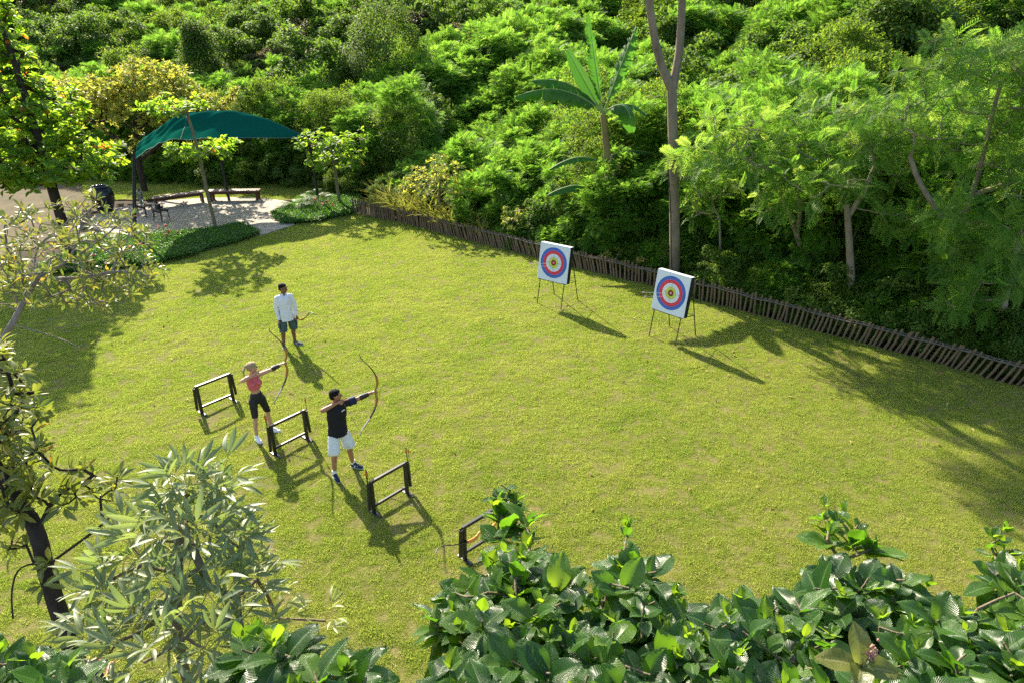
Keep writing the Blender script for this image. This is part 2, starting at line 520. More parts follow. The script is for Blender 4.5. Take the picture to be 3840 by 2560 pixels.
# ---- grass
M_grass = None
def make_grass_mat():
    m, t, out = nt('grass blade')
    a = N(t, 'ShaderNodeAttribute'); a.attribute_name = 'tint'
    oi = t.nodes.new('ShaderNodeObjectInfo')
    geo = t.nodes.new('ShaderNodeNewGeometry')
    n1 = noise(t, 0.5, 4, 0.6, geo.outputs['Position'])
    n2 = noise(t, 2.6, 4, 0.65, geo.outputs['Position'])
    s1 = N(t, 'ShaderNodeMath', operation='MULTIPLY_ADD'); t.links.new(n1, s1.inputs[0]); s1.inputs[1].default_value = 0.8; s1.inputs[2].default_value = 0.06
    s2 = N(t, 'ShaderNodeMath', operation='MULTIPLY_ADD'); t.links.new(n2, s2.inputs[0]); s2.inputs[1].default_value = 0.35; t.links.new(s1.outputs[0], s2.inputs[2])
    s3 = N(t, 'ShaderNodeMath', operation='MULTIPLY_ADD'); t.links.new(a.outputs['Fac'], s3.inputs[0]); s3.inputs[1].default_value = 0.5
    s4 = N(t, 'ShaderNodeMath', operation='SUBTRACT'); t.links.new(s2.outputs[0], s4.inputs[0]); s4.inputs[1].default_value = 0.42
    t.links.new(s4.outputs[0], s3.inputs[2])
    c = ramp(t, s3.outputs[0], [(0.1, (0.16, 0.235, 0.028)), (0.4, (0.29, 0.335, 0.05)), (0.65, (0.385, 0.40, 0.08)), (0.95, (0.42, 0.37, 0.15))])
    tc = ramp(t, s3.outputs[0], [(0.1, (0.24, 0.40, 0.035)), (0.4, (0.41, 0.52, 0.07)), (0.65, (0.53, 0.58, 0.11)), (0.95, (0.56, 0.50, 0.18))])
    b = N(t, 'ShaderNodeBsdfPrincipled'); b.inputs['Roughness'].default_value = 0.5; b.inputs['Specular IOR Level'].default_value = 0.25
    tr = N(t, 'ShaderNodeBsdfTranslucent')
    t.links.new(c, b.inputs['Base Color']); t.links.new(tc, tr.inputs[0])
    mix = N(t, 'ShaderNodeMixShader'); mix.inputs[0].default_value = 0.5
    t.links.new(b.outputs[0], mix.inputs[1]); t.links.new(tr.outputs[0], mix.inputs[2]); t.links.new(mix.outputs[0], out.inputs[0])
    return m
M_grass = make_grass_mat()

def grass_proto(k, n, rad, hmin, hmax, wid, lean):
    g = np.random.default_rng(100 + k)
    r = rad * np.sqrt(g.random(n)); a = g.random(n) * 2 * math.pi
    P = np.stack([r * np.cos(a), r * np.sin(a), np.full(n, -0.008)], -1)
    ca, sa = math.cos(k * 2.1), math.sin(k * 2.1)
    h = g.uniform(hmin, hmax, n) * (1 - 0.72 * (r / rad) ** 2)
    ph = g.random(n) * 2 * math.pi; ln = g.uniform(0.15, lean, n)
    D = np.stack([np.cos(ph) * ln + ca * .35, np.sin(ph) * ln + sa * .35, np.ones(n)], -1); D = unit(D)
    tip = P + D * h[:, None]; tip[:, 2] -= h * 0.15 * ln
    sd = unit(np.stack([np.cos(ph + 1.5), np.sin(ph + 1.5), np.zeros(n)], -1)) * (wid * g.uniform(.7, 1.3, n))[:, None] / 2
    mid = P + D * (h * .55)[:, None]; mid[:, 2] += h * .05
    V = np.stack([P - sd, P + sd, mid + sd * .8, mid - sd * .8, tip], 1).reshape(-1, 3)
    o = (np.arange(n) * 5)[:, None]
    mb = MB(); mb.add(V, [q for q in ()], 0)  # placeholder to keep vertex order
    mb.v[-1] = V; mb.t[-1] = np.repeat(g.random(n), 5); mb.uv[-1] = np.zeros((len(V), 2)); mb.n = len(V)
    mb.f.append(o + np.array([[0, 1, 2, 3]])); mb.m.append(np.zeros(n, int))
    mb.f.append(o + np.array([[3, 2, 4]])); mb.m.append(np.zeros(n, int))
    return mb.build('grass_clump', M_grass, link=False)

def seen(P, m=180, top=400):
    q = project(P)
    return (q[:, 2] > 0.5) & (q[:, 0] > -m) & (q[:, 0] < 2352 + m) & (q[:, 1] > -top) & (q[:, 1] < 1568 + m)

g_protos = [grass_proto(k, 300, 0.13, 0.022, 0.055, 0.0062, 0.85) for k in range(6)]
gp = np.stack([RNG.uniform(-26, 20, 190000), RNG.uniform(3.5, 40, 190000)], -1)
gp = gp[in_poly(gp, LAWN) | in_poly(gp, BACKLAWN)]
gp3 = np.concatenate([gp, lawn_z(gp)[:, None]], 1)
gp3 = gp3[seen(gp3)]
worn = np.zeros(len(gp3))
for wx, wy, wr in ((-6.2, 13.2, .55), (-4.1, 11.6, .6), (-1.9, 9.8, .6), (-.3, 8.6, .55), (-5.0, 12.2, .35), (-3.1, 11.0, .4), (1.6, 19.2, .7), (4.6, 17.0, .7)):
    worn = np.maximum(worn, .62 * np.exp(-(((gp3[:, 0] - wx) ** 2 + (gp3[:, 1] - wy) ** 2) / wr ** 2)))
patch = np.sin(gp3[:, 0] * 1.7 + 2.1 * np.sin(gp3[:, 1] * .9)) * np.sin(gp3[:, 1] * 1.3 + 1.9 * np.sin(gp3[:, 0] * .8 + 1))
worn = np.maximum(worn, np.clip(patch - .62, 0, 1) * .2)
gp3 = gp3[RNG.random(len(gp3)) > worn]
ng = len(gp3)
clump = RNG.random(ng)
scatter('grass', gp3, np.stack([np.zeros(ng), np.zeros(ng), RNG.uniform(0, 6.28, ng)], -1), 0.55 + 0.75 * clump ** 1.5,
        RNG.integers(0, 6, ng), g_protos, label='short yellow green mown grass covering the lawn', cat='grass')
print('grass clumps', ng)

# ---- stake fence
M_stake = mat_bark('weathered stake', (0.085, 0.055, 0.03), (0.25, 0.175, 0.10), 9, 0.2, 0.7)
M_rail = mat_bark('weathered rail', (0.07, 0.06, 0.05), (0.19, 0.165, 0.13), 14, 0.3, 0.8)
fence_root = empty('stake_fence', (*FENCE[8], 0), 0, 'long low fence of leaning weathered wooden stakes lashed to a rail along the lawn edge', 'fence')
def fence_at(s):
    d = np.r_[0, np.cumsum(np.linalg.norm(np.diff(FENCE, axis=0), axis=1))]
    return np.array([np.interp(s, d, FENCE[:, 0]), np.interp(s, d, FENCE[:, 1])]), d[-1]
_, FLEN = fence_at(0)
def stake_mesh(k):
    g = np.random.default_rng(40 + k); r = g.uniform(.024, .036)
    z = np.array([-.12, .0, .22, .44, .60 + g.uniform(-.02, .04)])
    P = np.stack([g.normal(0, .006, 5), g.normal(0, .006, 5), z], -1)
    mb = MB(); mb.tube(P, r * np.array([1.05, 1, .97, .95, .86]), 8, cap=True)
    P2 = P[-1]; mb.tube([P2 - [0, 0, .07], P2 - [0, 0, .05]], [r * 1.22, r * 1.22], 8, cap=True)
    return mb.mesh('stake', M_stake)
stakes = [stake_mesh(k) for k in range(8)]
root_m = np.array([*FENCE[8], 0.0])
sp_ = []; s = 0.05
while s < FLEN - .05:
    q = s / FLEN
    sp_.append(s); s += (0.105 if q < .48 else 0.128) * RNG.uniform(.75, 1.25)
leanpts = ([0, .12, .2, .32, .45, .5, .56, .66, .8, 1.0], [2, 4, 15, 21, 19, 6, 0, -2, 17, 19])
rest = MB(); order = sorted(range(len(sp_)), key=lambda k: -sp_[k]); big = set(order[:100])
zax = np.array([0, 0, 1.0])
for k, s in enumerate(sp_):
    p, _ = fence_at(s); p2, _ = fence_at(min(s + .2, FLEN)); p1, _ = fence_at(max(s - .2, 0)); tdir = unit(np.r_[p2 - p1, 0])
    L = R(np.interp(s / FLEN, *leanpts)) + RNG.normal(0, R(2.2))
    nrm = np.array([-tdir[1], tdir[0], 0])
    up = unit(zax * math.cos(L) + tdir * (-math.sin(L) if s / FLEN < .55 else math.sin(L)) + nrm * RNG.normal(0, .03))
    x = unit(np.cross(up, nrm)); y = np.cross(up, x)
    h = RNG.uniform(.92, 1.08)
    M = np.stack([x, y, up * h], -1)
    mesh = stakes[RNG.integers(0, 8)]
    pos = np.r_[p, 0] - root_m + nrm * RNG.normal(0, .015)
    if k in big:
        o = bpy.data.objects.new('stake', mesh); COL.objects.link(o); o.parent = fence_root
        m4 = Matrix.Identity(4)
        for r_ in range(3):
            for c_ in range(3): m4[r_][c_] = M[r_, c_]
            m4[r_][3] = pos[r_]
        o.matrix_local = m4
    else:
        V = np.zeros(len(mesh.vertices) * 3, np.float32); mesh.vertices.foreach_get('co', V); V = V.reshape(-1, 3)
        rest.add(V @ M.T + pos, [list(pp.vertices) for pp in mesh.polygons])
tag(rest.build('stake', M_stake, fence_root), kind='stuff')
mb = MB()
ss = np.linspace(0, FLEN, 160)
for off, dz in ((-.045, .50), (.05, .515)):
    pts = []
    for s in ss:
        p, _ = fence_at(s); p2, _ = fence_at(min(s + .3, FLEN)); p1, _ = fence_at(max(s - .3, 0)); td = unit(p2 - p1)
        pts.append(np.r_[p + np.array([-td[1], td[0]]) * off, dz + .012 * math.sin(s * 3.1) + .01 * math.sin(s * 7.7)] - root_m)
    mb.tube(pts, 0.02, 6)
mb.build('rail', M_rail, fence_root)

# ---- a few dry leaves dropped on the lawn
M_litter = mat_leaf('fallen leaf', [(0, (0.10, 0.06, 0.025)), (.5, (0.26, 0.17, 0.06)), (1, (0.38, 0.30, 0.08))], [(0, (0.1, 0.05, 0.02)), (1, (0.3, 0.2, 0.06))], .2, .6, .3)
g = np.random.default_rng(66); q = np.concatenate([np.stack([g.uniform(-18, 10, 260), g.uniform(7, 28, 260)], -1), np.stack([g.normal(-11, 2.5, 160), g.normal(20, 3, 160)], -1), np.stack([g.normal(8, 2.5, 130), g.normal(15.5, 2, 130)], -1)])
q = q[in_poly(q, LAWN)]; k = len(q); nr = unit(np.array([0, 0, 1.0]) + rand_unit(k, g) * .5)
MBL = MB().inst(leaf_tpl(.085, .04, 'ellip', 2, 2, .3, .3), frames(rand_unit(k, g) * [1, 1, .2], nr) * g.uniform(.5, 1.3, k)[:, None, None], np.concatenate([q, np.full((k, 1), .045)], 1), g.random(k))
tag(MBL.build('fallen_leaves', M_litter), 'small dry leaves scattered over the lawn', 'fallen leaves', kind='stuff')
# ================================================================== THICKET ON THE SLOPE
M_leu = mat_leaf('feathery leaf', [(0, (0.045, 0.12, 0.014)), (0.55, (0.09, 0.195, 0.024)), (1, (0.165, 0.24, 0.04))],
                 [(0, (0.14, 0.36, 0.025)), (0.55, (0.27, 0.52, 0.045)), (1, (0.44, 0.58, 0.08))], 0.5, 0.55, 0.22)
M_brd = mat_leaf('small broad leaf', [(0, (0.05, 0.095, 0.012)), (0.6, (0.10, 0.165, 0.02)), (0.95, (0.15, 0.19, 0.035)), (1, (0.22, 0.20, 0.04))],
                 [(0, (0.13, 0.26, 0.015)), (0.6, (0.27, 0.42, 0.025)), (0.95, (0.38, 0.48, 0.05)), (1, (0.45, 0.42, 0.05))], 0.48, 0.6, 0.18)
M_vine = mat_leaf('vine leaf', [(0, (0.045, 0.095, 0.014)), (0.7, (0.09, 0.155, 0.022)), (1, (0.15, 0.19, 0.04))],
                  [(0, (0.11, 0.25, 0.015)), (0.7, (0.24, 0.40, 0.03)), (1, (0.36, 0.46, 0.06))], 0.44, 0.6, 0.18)
M_dry = mat_leaf('dry vine leaf', [(0, (0.06, 0.05, 0.025)), (0.6, (0.10, 0.085, 0.035)), (1, (0.10, 0.14, 0.03))],
                 [(0, (0.10, 0.08, 0.03)), (0.6, (0.2, 0.15, 0.05)), (1, (0.18, 0.25, 0.04))], 0.35, 0.6, 0.3)
M_var = mat_leaf('yellow edged leaf', [(0, (0.13, 0.19, 0.025)), (0.5, (0.27, 0.29, 0.04)), (1, (0.46, 0.44, 0.07))],
                 [(0, (0.22, 0.30, 0.03)), (0.5, (0.52, 0.54, 0.06)), (1, (0.72, 0.66, 0.10))], 0.48, 0.5, 0.3)
M_twig = mat_bark('twig', (0.10, 0.08, 0.055), (0.22, 0.18, 0.13), 10, 0.3, 0.5)
M_tan = mat_bark('tan bark', (0.17, 0.13, 0.085), (0.33, 0.27, 0.19), 7, 0.3, 0.5)

T_frond = [frond_tpl(0.29, 9, 0.095, 0.024, 0.45, 0.25, k) for k in range(3)]
T_bigfrond = [frond_tpl(0.50, 11, 0.15, 0.030, 0.3, 0.12, 10 + k) for k in range(3)]
T_leafS = leaf_tpl(0.10, 0.055, 'ellip', 2, 2, 0.25, 0.3)
T_leafV = leaf_tpl(0.11, 0.095, 'ellip', 2, 2, 0.2, 0.35)
T_leafL = leaf_tpl(0.15, 0.055, 'lance', 3, 2, 0.25, 0.5)


def crown_points(g, n_cl, Rx, Rz, zc, cl_r, per, low=-0.35, flat=1.0):
    """clumps on an uneven dome, then points on each clump: positions + outward directions"""
    D = rand_unit(n_cl * 3, g); D = D[D[:, 2] > low][:n_cl]
    rr = g.uniform(.66, 1.06, len(D))
    C = D * np.array([Rx, Rx, Rz]) * rr[:, None] + [0, 0, zc]
    P, O = [], []
    for c, d in zip(C, D):
        k = int(per * g.uniform(.6, 1.4)); r = cl_r * g.uniform(.65, 1.35)
        u = rand_unit(k, g); u = unit(u + d * 0.55 + [0, 0, .25])
        q = g.uniform(.45, 1.05, k)[:, None]
        P.append(c + u * r * q * np.array([1, 1, .8 * flat])); O.append(unit(u * .6 + d * .5))
    return np.concatenate(P), np.concatenate(O)


def leaf_frames(g, O, up=0.3, droop=0.25, spread=0.5):
    n = len(O)
    d = unit(O + rand_unit(n, g) * spread + np.array([0, 0, up - droop]))
    nr = unit(np.array([0, 0, 1.0]) + O * .5 + rand_unit(n, g) * .45)
    return frames(d, nr)


def bush(k, kind, n_cl=34, Rx=1.2, Rz=1.0, zc=0.75, cl_r=.42, per=42, low=-.35, scale=1.0):
    """returns MB of crown, MB of stems"""
    g = np.random.default_rng(500 + k)
    P, O = crown_points(g, n_cl, Rx, Rz, zc, cl_r, per, low)
    n = len(P)
    if kind == 'frond':
        t = np.clip(g.normal(.5, .2, n), 0, 1); mb = MB()
        sel = g.integers(0, 3, n)
        M = leaf_frames(g, O, .25, .1, .55) * g.uniform(.75, 1.2, n)[:, None, None] * scale
        for q in range(3): mb.inst(T_frond[q], M[sel == q], P[sel == q], t[sel == q])
    else:
        tp = {'small': T_leafS, 'vine': T_leafV, 'lance': T_leafL, 'dry': T_leafV}[kind]
        t = np.clip(g.normal(.5, .24, n), 0, 1)
        M = leaf_frames(g, O, .1, .35 if kind in ('vine', 'dry') else .15, .8) * g.uniform(.65, 1.3, n)[:, None, None] * scale
        mb = MB().inst(tp, M, P, t)
    st = MB()
    for q in range(7):
        e = P[g.integers(0, n)] * [.75, .75, .85]
        b = np.array([g.normal(0, .12), g.normal(0, .12), -.15])
        m = (b + e) / 2 + [0, 0, .15] + g.normal(0, .08, 3)
        st.tube([b, m, e], [.035, .022, .008], 5)
    return mb, st

MATS = {'frond': M_leu, 'small': M_brd, 'vine': M_vine, 'lance': M_brd, 'dry': M_dry}
BUSH = {}
def bush_meshes(key, *a, **k):
    mb, st = bush(*a, **k)
    BUSH[key] = (mb.mesh('foliage', MATS[a[1]]), st.mesh('stem', M_twig))
for k in range(4): bush_meshes(('frond', k), k, 'frond', 40, 1.25, .95, .7, .40, 62)
for k in range(3): bush_meshes(('small', k), 10 + k, 'small', 40, 1.2, 1.0, .75, .40, 130)
for k in range(2): bush_meshes(('vine', k), 20 + k, 'vine', 44, 1.3, 1.5, 1.1, .36, 120, -.6)
bush_meshes(('dry', 0), 30, 'dry', 44, 1.3, 1.3, .9, .36, 120, -.6)
bush_meshes(('lance', 0), 31, 'lance', 36, 1.1, 1.0, .8, .38, 110)
for k in range(2): bush_meshes(('tallfrond', k), 40 + k, 'frond', 64, 1.5, 2.1, 2.1, .46, 62, -.8)
bush_meshes(('tallsmall', 0), 44, 'small', 60, 1.4, 2.0, 2.0, .45, 150, -.8)


def shrub(key, loc, s, rz, name, label, cat, group, tilt=0.0):
    f, st = BUSH[key]
    o = empty(name, loc, rz, label, cat, group); o.scale = (s, s, s * RNG.uniform(.9, 1.15)); o.rotation_euler = (tilt, tilt * .5, rz)
    for nm, me in (('foliage', f), ('stem', st)):
        c = bpy.data.objects.new(nm, me); COL.objects.link(c); c.parent = o
    return o

LBL = {'frond': ('feathery_shrub', 'bright green feathery leaved shrub crowding the slope beyond the stake fence', 'shrub', 'feathery shrubs massed on the slope'),
       'small': ('small_leaved_shrub', 'small leaved green shrub growing among the feathery shrubs on the slope', 'shrub', 'small leaved shrubs on the slope'),
       'vine': ('vine_covered_shrub', 'shrub smothered in darker vine leaves on the slope beyond the fence', 'shrub', 'vine covered shrubs on the slope'),
       'dry': ('dry_shrub', 'brownish half dry vine tangle on the slope', 'shrub', 'half dry tangles on the slope'),
       'tallfrond': ('tall_feathery_shrub', 'tall feathery leaved shrub at the foot of the slope edging the garden', 'shrub', 'tall feathery shrubs at the foot of the slope'),
       'tallsmall': ('tall_small_leaved_shrub', 'tall small leaved shrub at the foot of the slope edging the garden', 'shrub', 'tall small leaved shrubs at the foot of the slope')}

# spots on a jittered grid
gy, gx = np.meshgrid(np.arange(10, 92, 1.45), np.arange(-52, 60, 1.45), indexing='ij')
HP = np.stack([gx.ravel(), gy.ravel()], -1) + RNG.uniform(-.62, .62, (gx.size, 2))
S = s_dist(HP); HZ = hill_z(HP)
HP3 = np.concatenate([HP, HZ[:, None]], 1)
q = project(HP3 + [0, 0, 1.2])
keep = (S > 1.7) & (HZ < 17) & (q[:, 2] > 2) & (q[:, 0] > -330) & (q[:, 0] < 2352 + 330) & (q[:, 1] > -330)
HP3, S, q = HP3[keep], S[keep], q[keep]
order = np.argsort(q[:, 2])
stuff_pts, stuff_key, stuff_scl = [], [], []
keys_stuff = [('frond', 0), ('frond', 1), ('frond', 2), ('frond', 3), ('small', 0), ('small', 1), ('small', 2), ('vine', 0), ('vine', 1), ('dry', 0)]
n_ind = 0
for i in order:
    p, s, (px, py, dz) = HP3[i], S[i], q[i]
    right = px > 1330
    # what grows where (big soft patches)
    f1 = math.sin(p[0] * .23 + 1.1) + math.sin(p[1] * .31 + .8 * math.sin(p[0] * .2)) + RNG.normal(0, .55)
    if px < 620 and p[1] > 42: kind = ('small' if RNG.random() < .6 else 'frond') if f1 > -.8 else ('vine' if f1 > -1.7 else 'dry')
    elif right: kind = 'frond' if f1 > -.45 else ('small' if RNG.random() < .8 else 'vine')
    else: kind = 'frond' if f1 > -.9 else ('small' if f1 > -1.6 else 'vine')
    if not right and p[1] > 47 and f1 < -.6: kind = 'vine' if RNG.random() < .7 else 'dry'
    lump = 1.0 + .42 * math.sin(p[0] * .52 + 2 * math.sin(p[1] * .37)) * math.sin(p[1] * .61 + 1.3 * math.sin(p[0] * .33))
    sc = RNG.uniform(.7, 1.35) * lump * (1.0 if s > 3 else .7) * (1.12 if kind == 'vine' else 1)
    if right and 2.2 < s < 7.5:
        kind = 'tallfrond' if RNG.random() < .6 else 'tallsmall'; sc = RNG.uniform(.75, 1.05) * (0.85 if s < 3.5 else 1.1)
    back = p[0] < -4.5 and p[1] > 33 and s < 6.0 and p[0] > -26
    if back: kind = 'tallfrond' if RNG.random() < .5 else 'tallsmall'; sc = RNG.uniform(.75, 1.0)
    if right and s < 2.2: sc *= .55
    inview = -60 < px < 2412 and py > -60
    if inview and (n_ind < 170 or kind.startswith('tall')) :
        n_ind += 1
        ks = [k for k in BUSH if k[0] == kind]; key = ks[RNG.integers(0, len(ks))]
        shrub(key, tuple(p), sc, RNG.uniform(0, 6.28), *LBL[kind])
    else:
        if kind.startswith('tall'): kind = 'frond'; sc *= 1.5
        ks = [j for j, k in enumerate(keys_stuff) if k[0] == kind]
        stuff_pts.append(p); stuff_key.append(ks[RNG.integers(0, len(ks))]); stuff_scl.append(sc)
ns = len(stuff_pts)
prot = [bpy.data.objects.new('thicket_clump_%02d' % j, BUSH[k][0]) for j, k in enumerate(keys_stuff)]
scatter('hillside_thicket', stuff_pts, np.stack([RNG.normal(0, .12, ns), RNG.normal(0, .12, ns), RNG.uniform(0, 6.28, ns)], -1), stuff_scl, stuff_key, prot,
        label='unbroken mass of bright green shrubs and vines covering the far slope', cat='thicket')
print('thicket', n_ind, ns)
# ================================================================== RACKS, TARGETS, BENCHES, SAIL
M_black = mat_plain('black painted steel', (0.012, 0.012, 0.013), 0.38, 0.5, 0, .3, 9, .1, 50)
M_tube = mat_plain('black plastic tube', (0.016, 0.016, 0.017), 0.3, 0.5, 0, .2, 9, .05, 60)
M_orange = mat_plain('orange vane', (0.75, 0.22, 0.02), 0.5)
M_yellowv = mat_plain('yellow vane', (0.72, 0.5, 0.04), 0.5)
M_pinkv = mat_plain('pink vane', (0.85, 0.38, 0.33), 0.5)
M_shaft = mat_plain('pale arrow shaft', (0.62, 0.6, 0.5), 0.4)
M_shaftd = mat_plain('dark arrow shaft', (0.05, 0.055, 0.03), 0.4)
M_wood = mat_bark('amber bow wood', (0.30, 0.13, 0.022), (0.46, 0.22, 0.045), 14, 0.15, 0.1, 0.35)
M_woodo = mat_bark('orange bow wood', (0.55, 0.22, 0.03), (0.68, 0.30, 0.05), 14, 0.15, 0.1, 0.35)
M_limb = mat_plain('dark laminated limb', (0.03, 0.024, 0.02), 0.25, 0.5, 0, .2, 20, 0)
M_limbg = mat_plain('pale fibreglass limb face', (0.4, 0.38, 0.35), 0.25, 0.5, 0, .1, 20, 0)
M_string = mat_plain('bow string', (0.25, 0.25, 0.22), 0.6, bump=0)


def make_rack():
    """two posts, two rails, splayed feet and a tube at either end; X is along the rails"""
    Ln, H = 0.74, 0.66
    root = empty('bow_rack', (0, 0, 0))
    for sx in (-1, 1):
        MB().box((sx * Ln / 2, 0, H / 2 + .012), (.062, .045, H - .03), bev=.004).build('post', M_black, root, False)
        mb = MB().box((sx * Ln / 2, 0, .014), (.075, .27, .024), bev=.008)
        mb.lathe([(0, .022), (.032, .022), (.04, .012), (.04, 0), (0, 0)], (sx * Ln / 2, -.14, 0), 14)
        mb.lathe([(0, .022), (.032, .022), (.04, .012), (.04, 0), (0, 0)], (sx * Ln / 2, .14, 0), 14)
        mb.build('foot', M_black, root)
        a = np.array([sx * (Ln / 2 + .062), .0, H - .03]); b = np.array([sx * (Ln / 2 + .085), .0, .13])
        tb = MB(); tb.tube([b, a], .03, 14, cap=False); tb.tube([b, b + [0, 0, .012]], .0305, 14)
        tb.tube([a - [0, 0, .004], b + [0, 0, .05]], .0265, 14, cap=False)
        tq = tb.build('quiver_tube', M_tube, root)
        rr = MB(); rr.lathe([(.0268, .0), (.0335, .0), (.0335, .018), (.0268, .018), (.0268, 0)], a - [0, 0, .012], 16); rr.build('rim', M_tube, tq)
    MB().box((0, 0, H - .008), (Ln - .062 + .124, .05, .05), bev=.005).build('top_rail', M_black, root, False)
    MB().box((0, 0, .155), (Ln - .064, .04, .045), bev=.004).build('lower_rail', M_black, root, False)
    return root


def make_arrow(vane, shaft, label, group, n_v=3, L=0.76):
    """arrow along +Z, nock end on top"""
    root = empty('arrow', (0, 0, 0), 0, label, 'arrow', group)
    mb = MB(); mb.tube([[0, 0, 0], [0, 0, L]], .0045, 8); mb.build('shaft', shaft, root)
    mb = MB()
    for k in range(3):
        a = k * 2 * math.pi / 3; d = np.array([math.cos(a), math.sin(a), 0])
        V = [d * .004 + [0, 0, L - .105], d * .016 + [0, 0, L - .085], d * .018 + [0, 0, L - .03], d * .004 + [0, 0, L - .022]]
        n = np.cross(d, [0, 0, 1]) * .0008
        mb.add(np.concatenate([np.array(V) + n, np.array(V) - n]), [[0, 1, 2, 3], [7, 6, 5, 4], [0, 4, 5, 1], [1, 5, 6, 2], [2, 6, 7, 3]])
    mb.build('fletching', vane, root, False)
    MB().tube([[0, 0, L], [0, 0, L + .016]], .0052, 8).build('nock', M_tube, root)
    return root


rack0 = make_rack()
rack_px = [((752, 1552.5), (881, 1498)), ((1031.6, 1706), (1153.8, 1644)), ((1400.6, 1925.5), (1529.7, 1848)), ((1742, 2100.6), (1876, 2016))]
rack_lbl = ['black bow rack with empty tubes, behind the woman in the pink top',
            'black bow rack in front of the woman, arrows in its end tubes',
            'black bow rack beside the man in white shorts, arrows in its end tubes',
            'black bow rack with an orange handled bow laid across it, by the glossy leaves']
racks = []
for k, (a, b) in enumerate(rack_px):
    A = at_z(a[0] / KPX, a[1] / KPX); B = at_z(b[0] / KPX, b[1] / KPX); c = (A + B) / 2; d = B - A
    o = rack0 if k == 0 else copy_tree(rack0)
    o.location = (c[0], c[1], 0); o.rotation_euler.z = math.atan2(d[1], d[0])
    tag(o, rack_lbl[k], 'bow rack', 'bow racks in a row across the lawn'); racks.append((c, math.atan2(d[1], d[0])))

arrow_n = 0
for k, side, cnt, lab in ((1, -1, 3, 'orange fletched arrow standing in the tube nearer the woman'), (1, 1, 2, 'orange fletched arrow in the far tube of the rack by the woman'),
                          (2, -1, 4, 'orange and yellow fletched arrow in the tube nearest the man in white shorts'), (2, 1, 3, 'orange fletched arrow in the far tube of the rack beside the man')):
    c, rz = racks[k]
    grp = 'arrows in the ' + ('near' if side < 0 else 'far') + ' tube of the ' + ('woman\'s' if k == 1 else 'man\'s') + ' rack'
    base = c + np.array([math.cos(rz), math.sin(rz), 0]) * side * (.37 + .075)
    for q in range(cnt):
        a = make_arrow(M_orange if q % 3 != 1 else M_yellowv, M_shaftd, lab, grp)
        a.location = (base[0] + .011 * math.cos(q * 2.2), base[1] + .011 * math.sin(q * 2.2), .146 + .012 * q)
        a.rotation_euler = (RNG.normal(0, .012), RNG.normal(0, .012), q)

# ---- target butts
M_paper = mat_plain('white target cover', (0.66, 0.69, 0.70), 0.7, 0.3, 0, .03, 3, .15, 25)
M_foam = mat_plain('black foam', (0.02, 0.022, 0.018), 0.9, 0.2, 0, .4, 12, .5, 40)
TC = {'blue': (0.035, 0.11, 0.42), 'red': (0.62, 0.02, 0.045), 'white': (0.66, 0.68, 0.68), 'lime': (0.52, 0.56, 0.02), 'maroon': (0.085, 0.012, 0.014), 'core': (0.6, 0.04, 0.05),
      'lblue': (0.2, 0.3, 0.6), 'lred': (0.8, 0.25, 0.27), 'grey': (0.38, 0.4, 0.42), 'ink': (0.02, 0.02, 0.025)}
TM = {k: mat_plain('target ' + k, v, .6, .3, 0, .04, 6, .08, 40) for k, v in TC.items()}
TK = list(TM)
_digit_cache = {}
def digit(ch):
    if ch not in _digit_cache:
        cu = bpy.data.curves.new('digit', 'FONT'); cu.body = ch; cu.align_x = 'CENTER'; cu.align_y = 'CENTER'; cu.size = 1.0
        o = bpy.data.objects.new('digit', cu); COL.objects.link(o)
        dg = bpy.context.evaluated_depsgraph_get(); me = bpy.data.meshes.new_from_object(o.evaluated_get(dg))
        V = np.array([v.co[:] for v in me.vertices]); F = [list(p.vertices) for p in me.polygons]
        bpy.data.objects.remove(o); bpy.data.meshes.remove(me); _digit_cache[ch] = (V, F)
    return _digit_cache[ch]


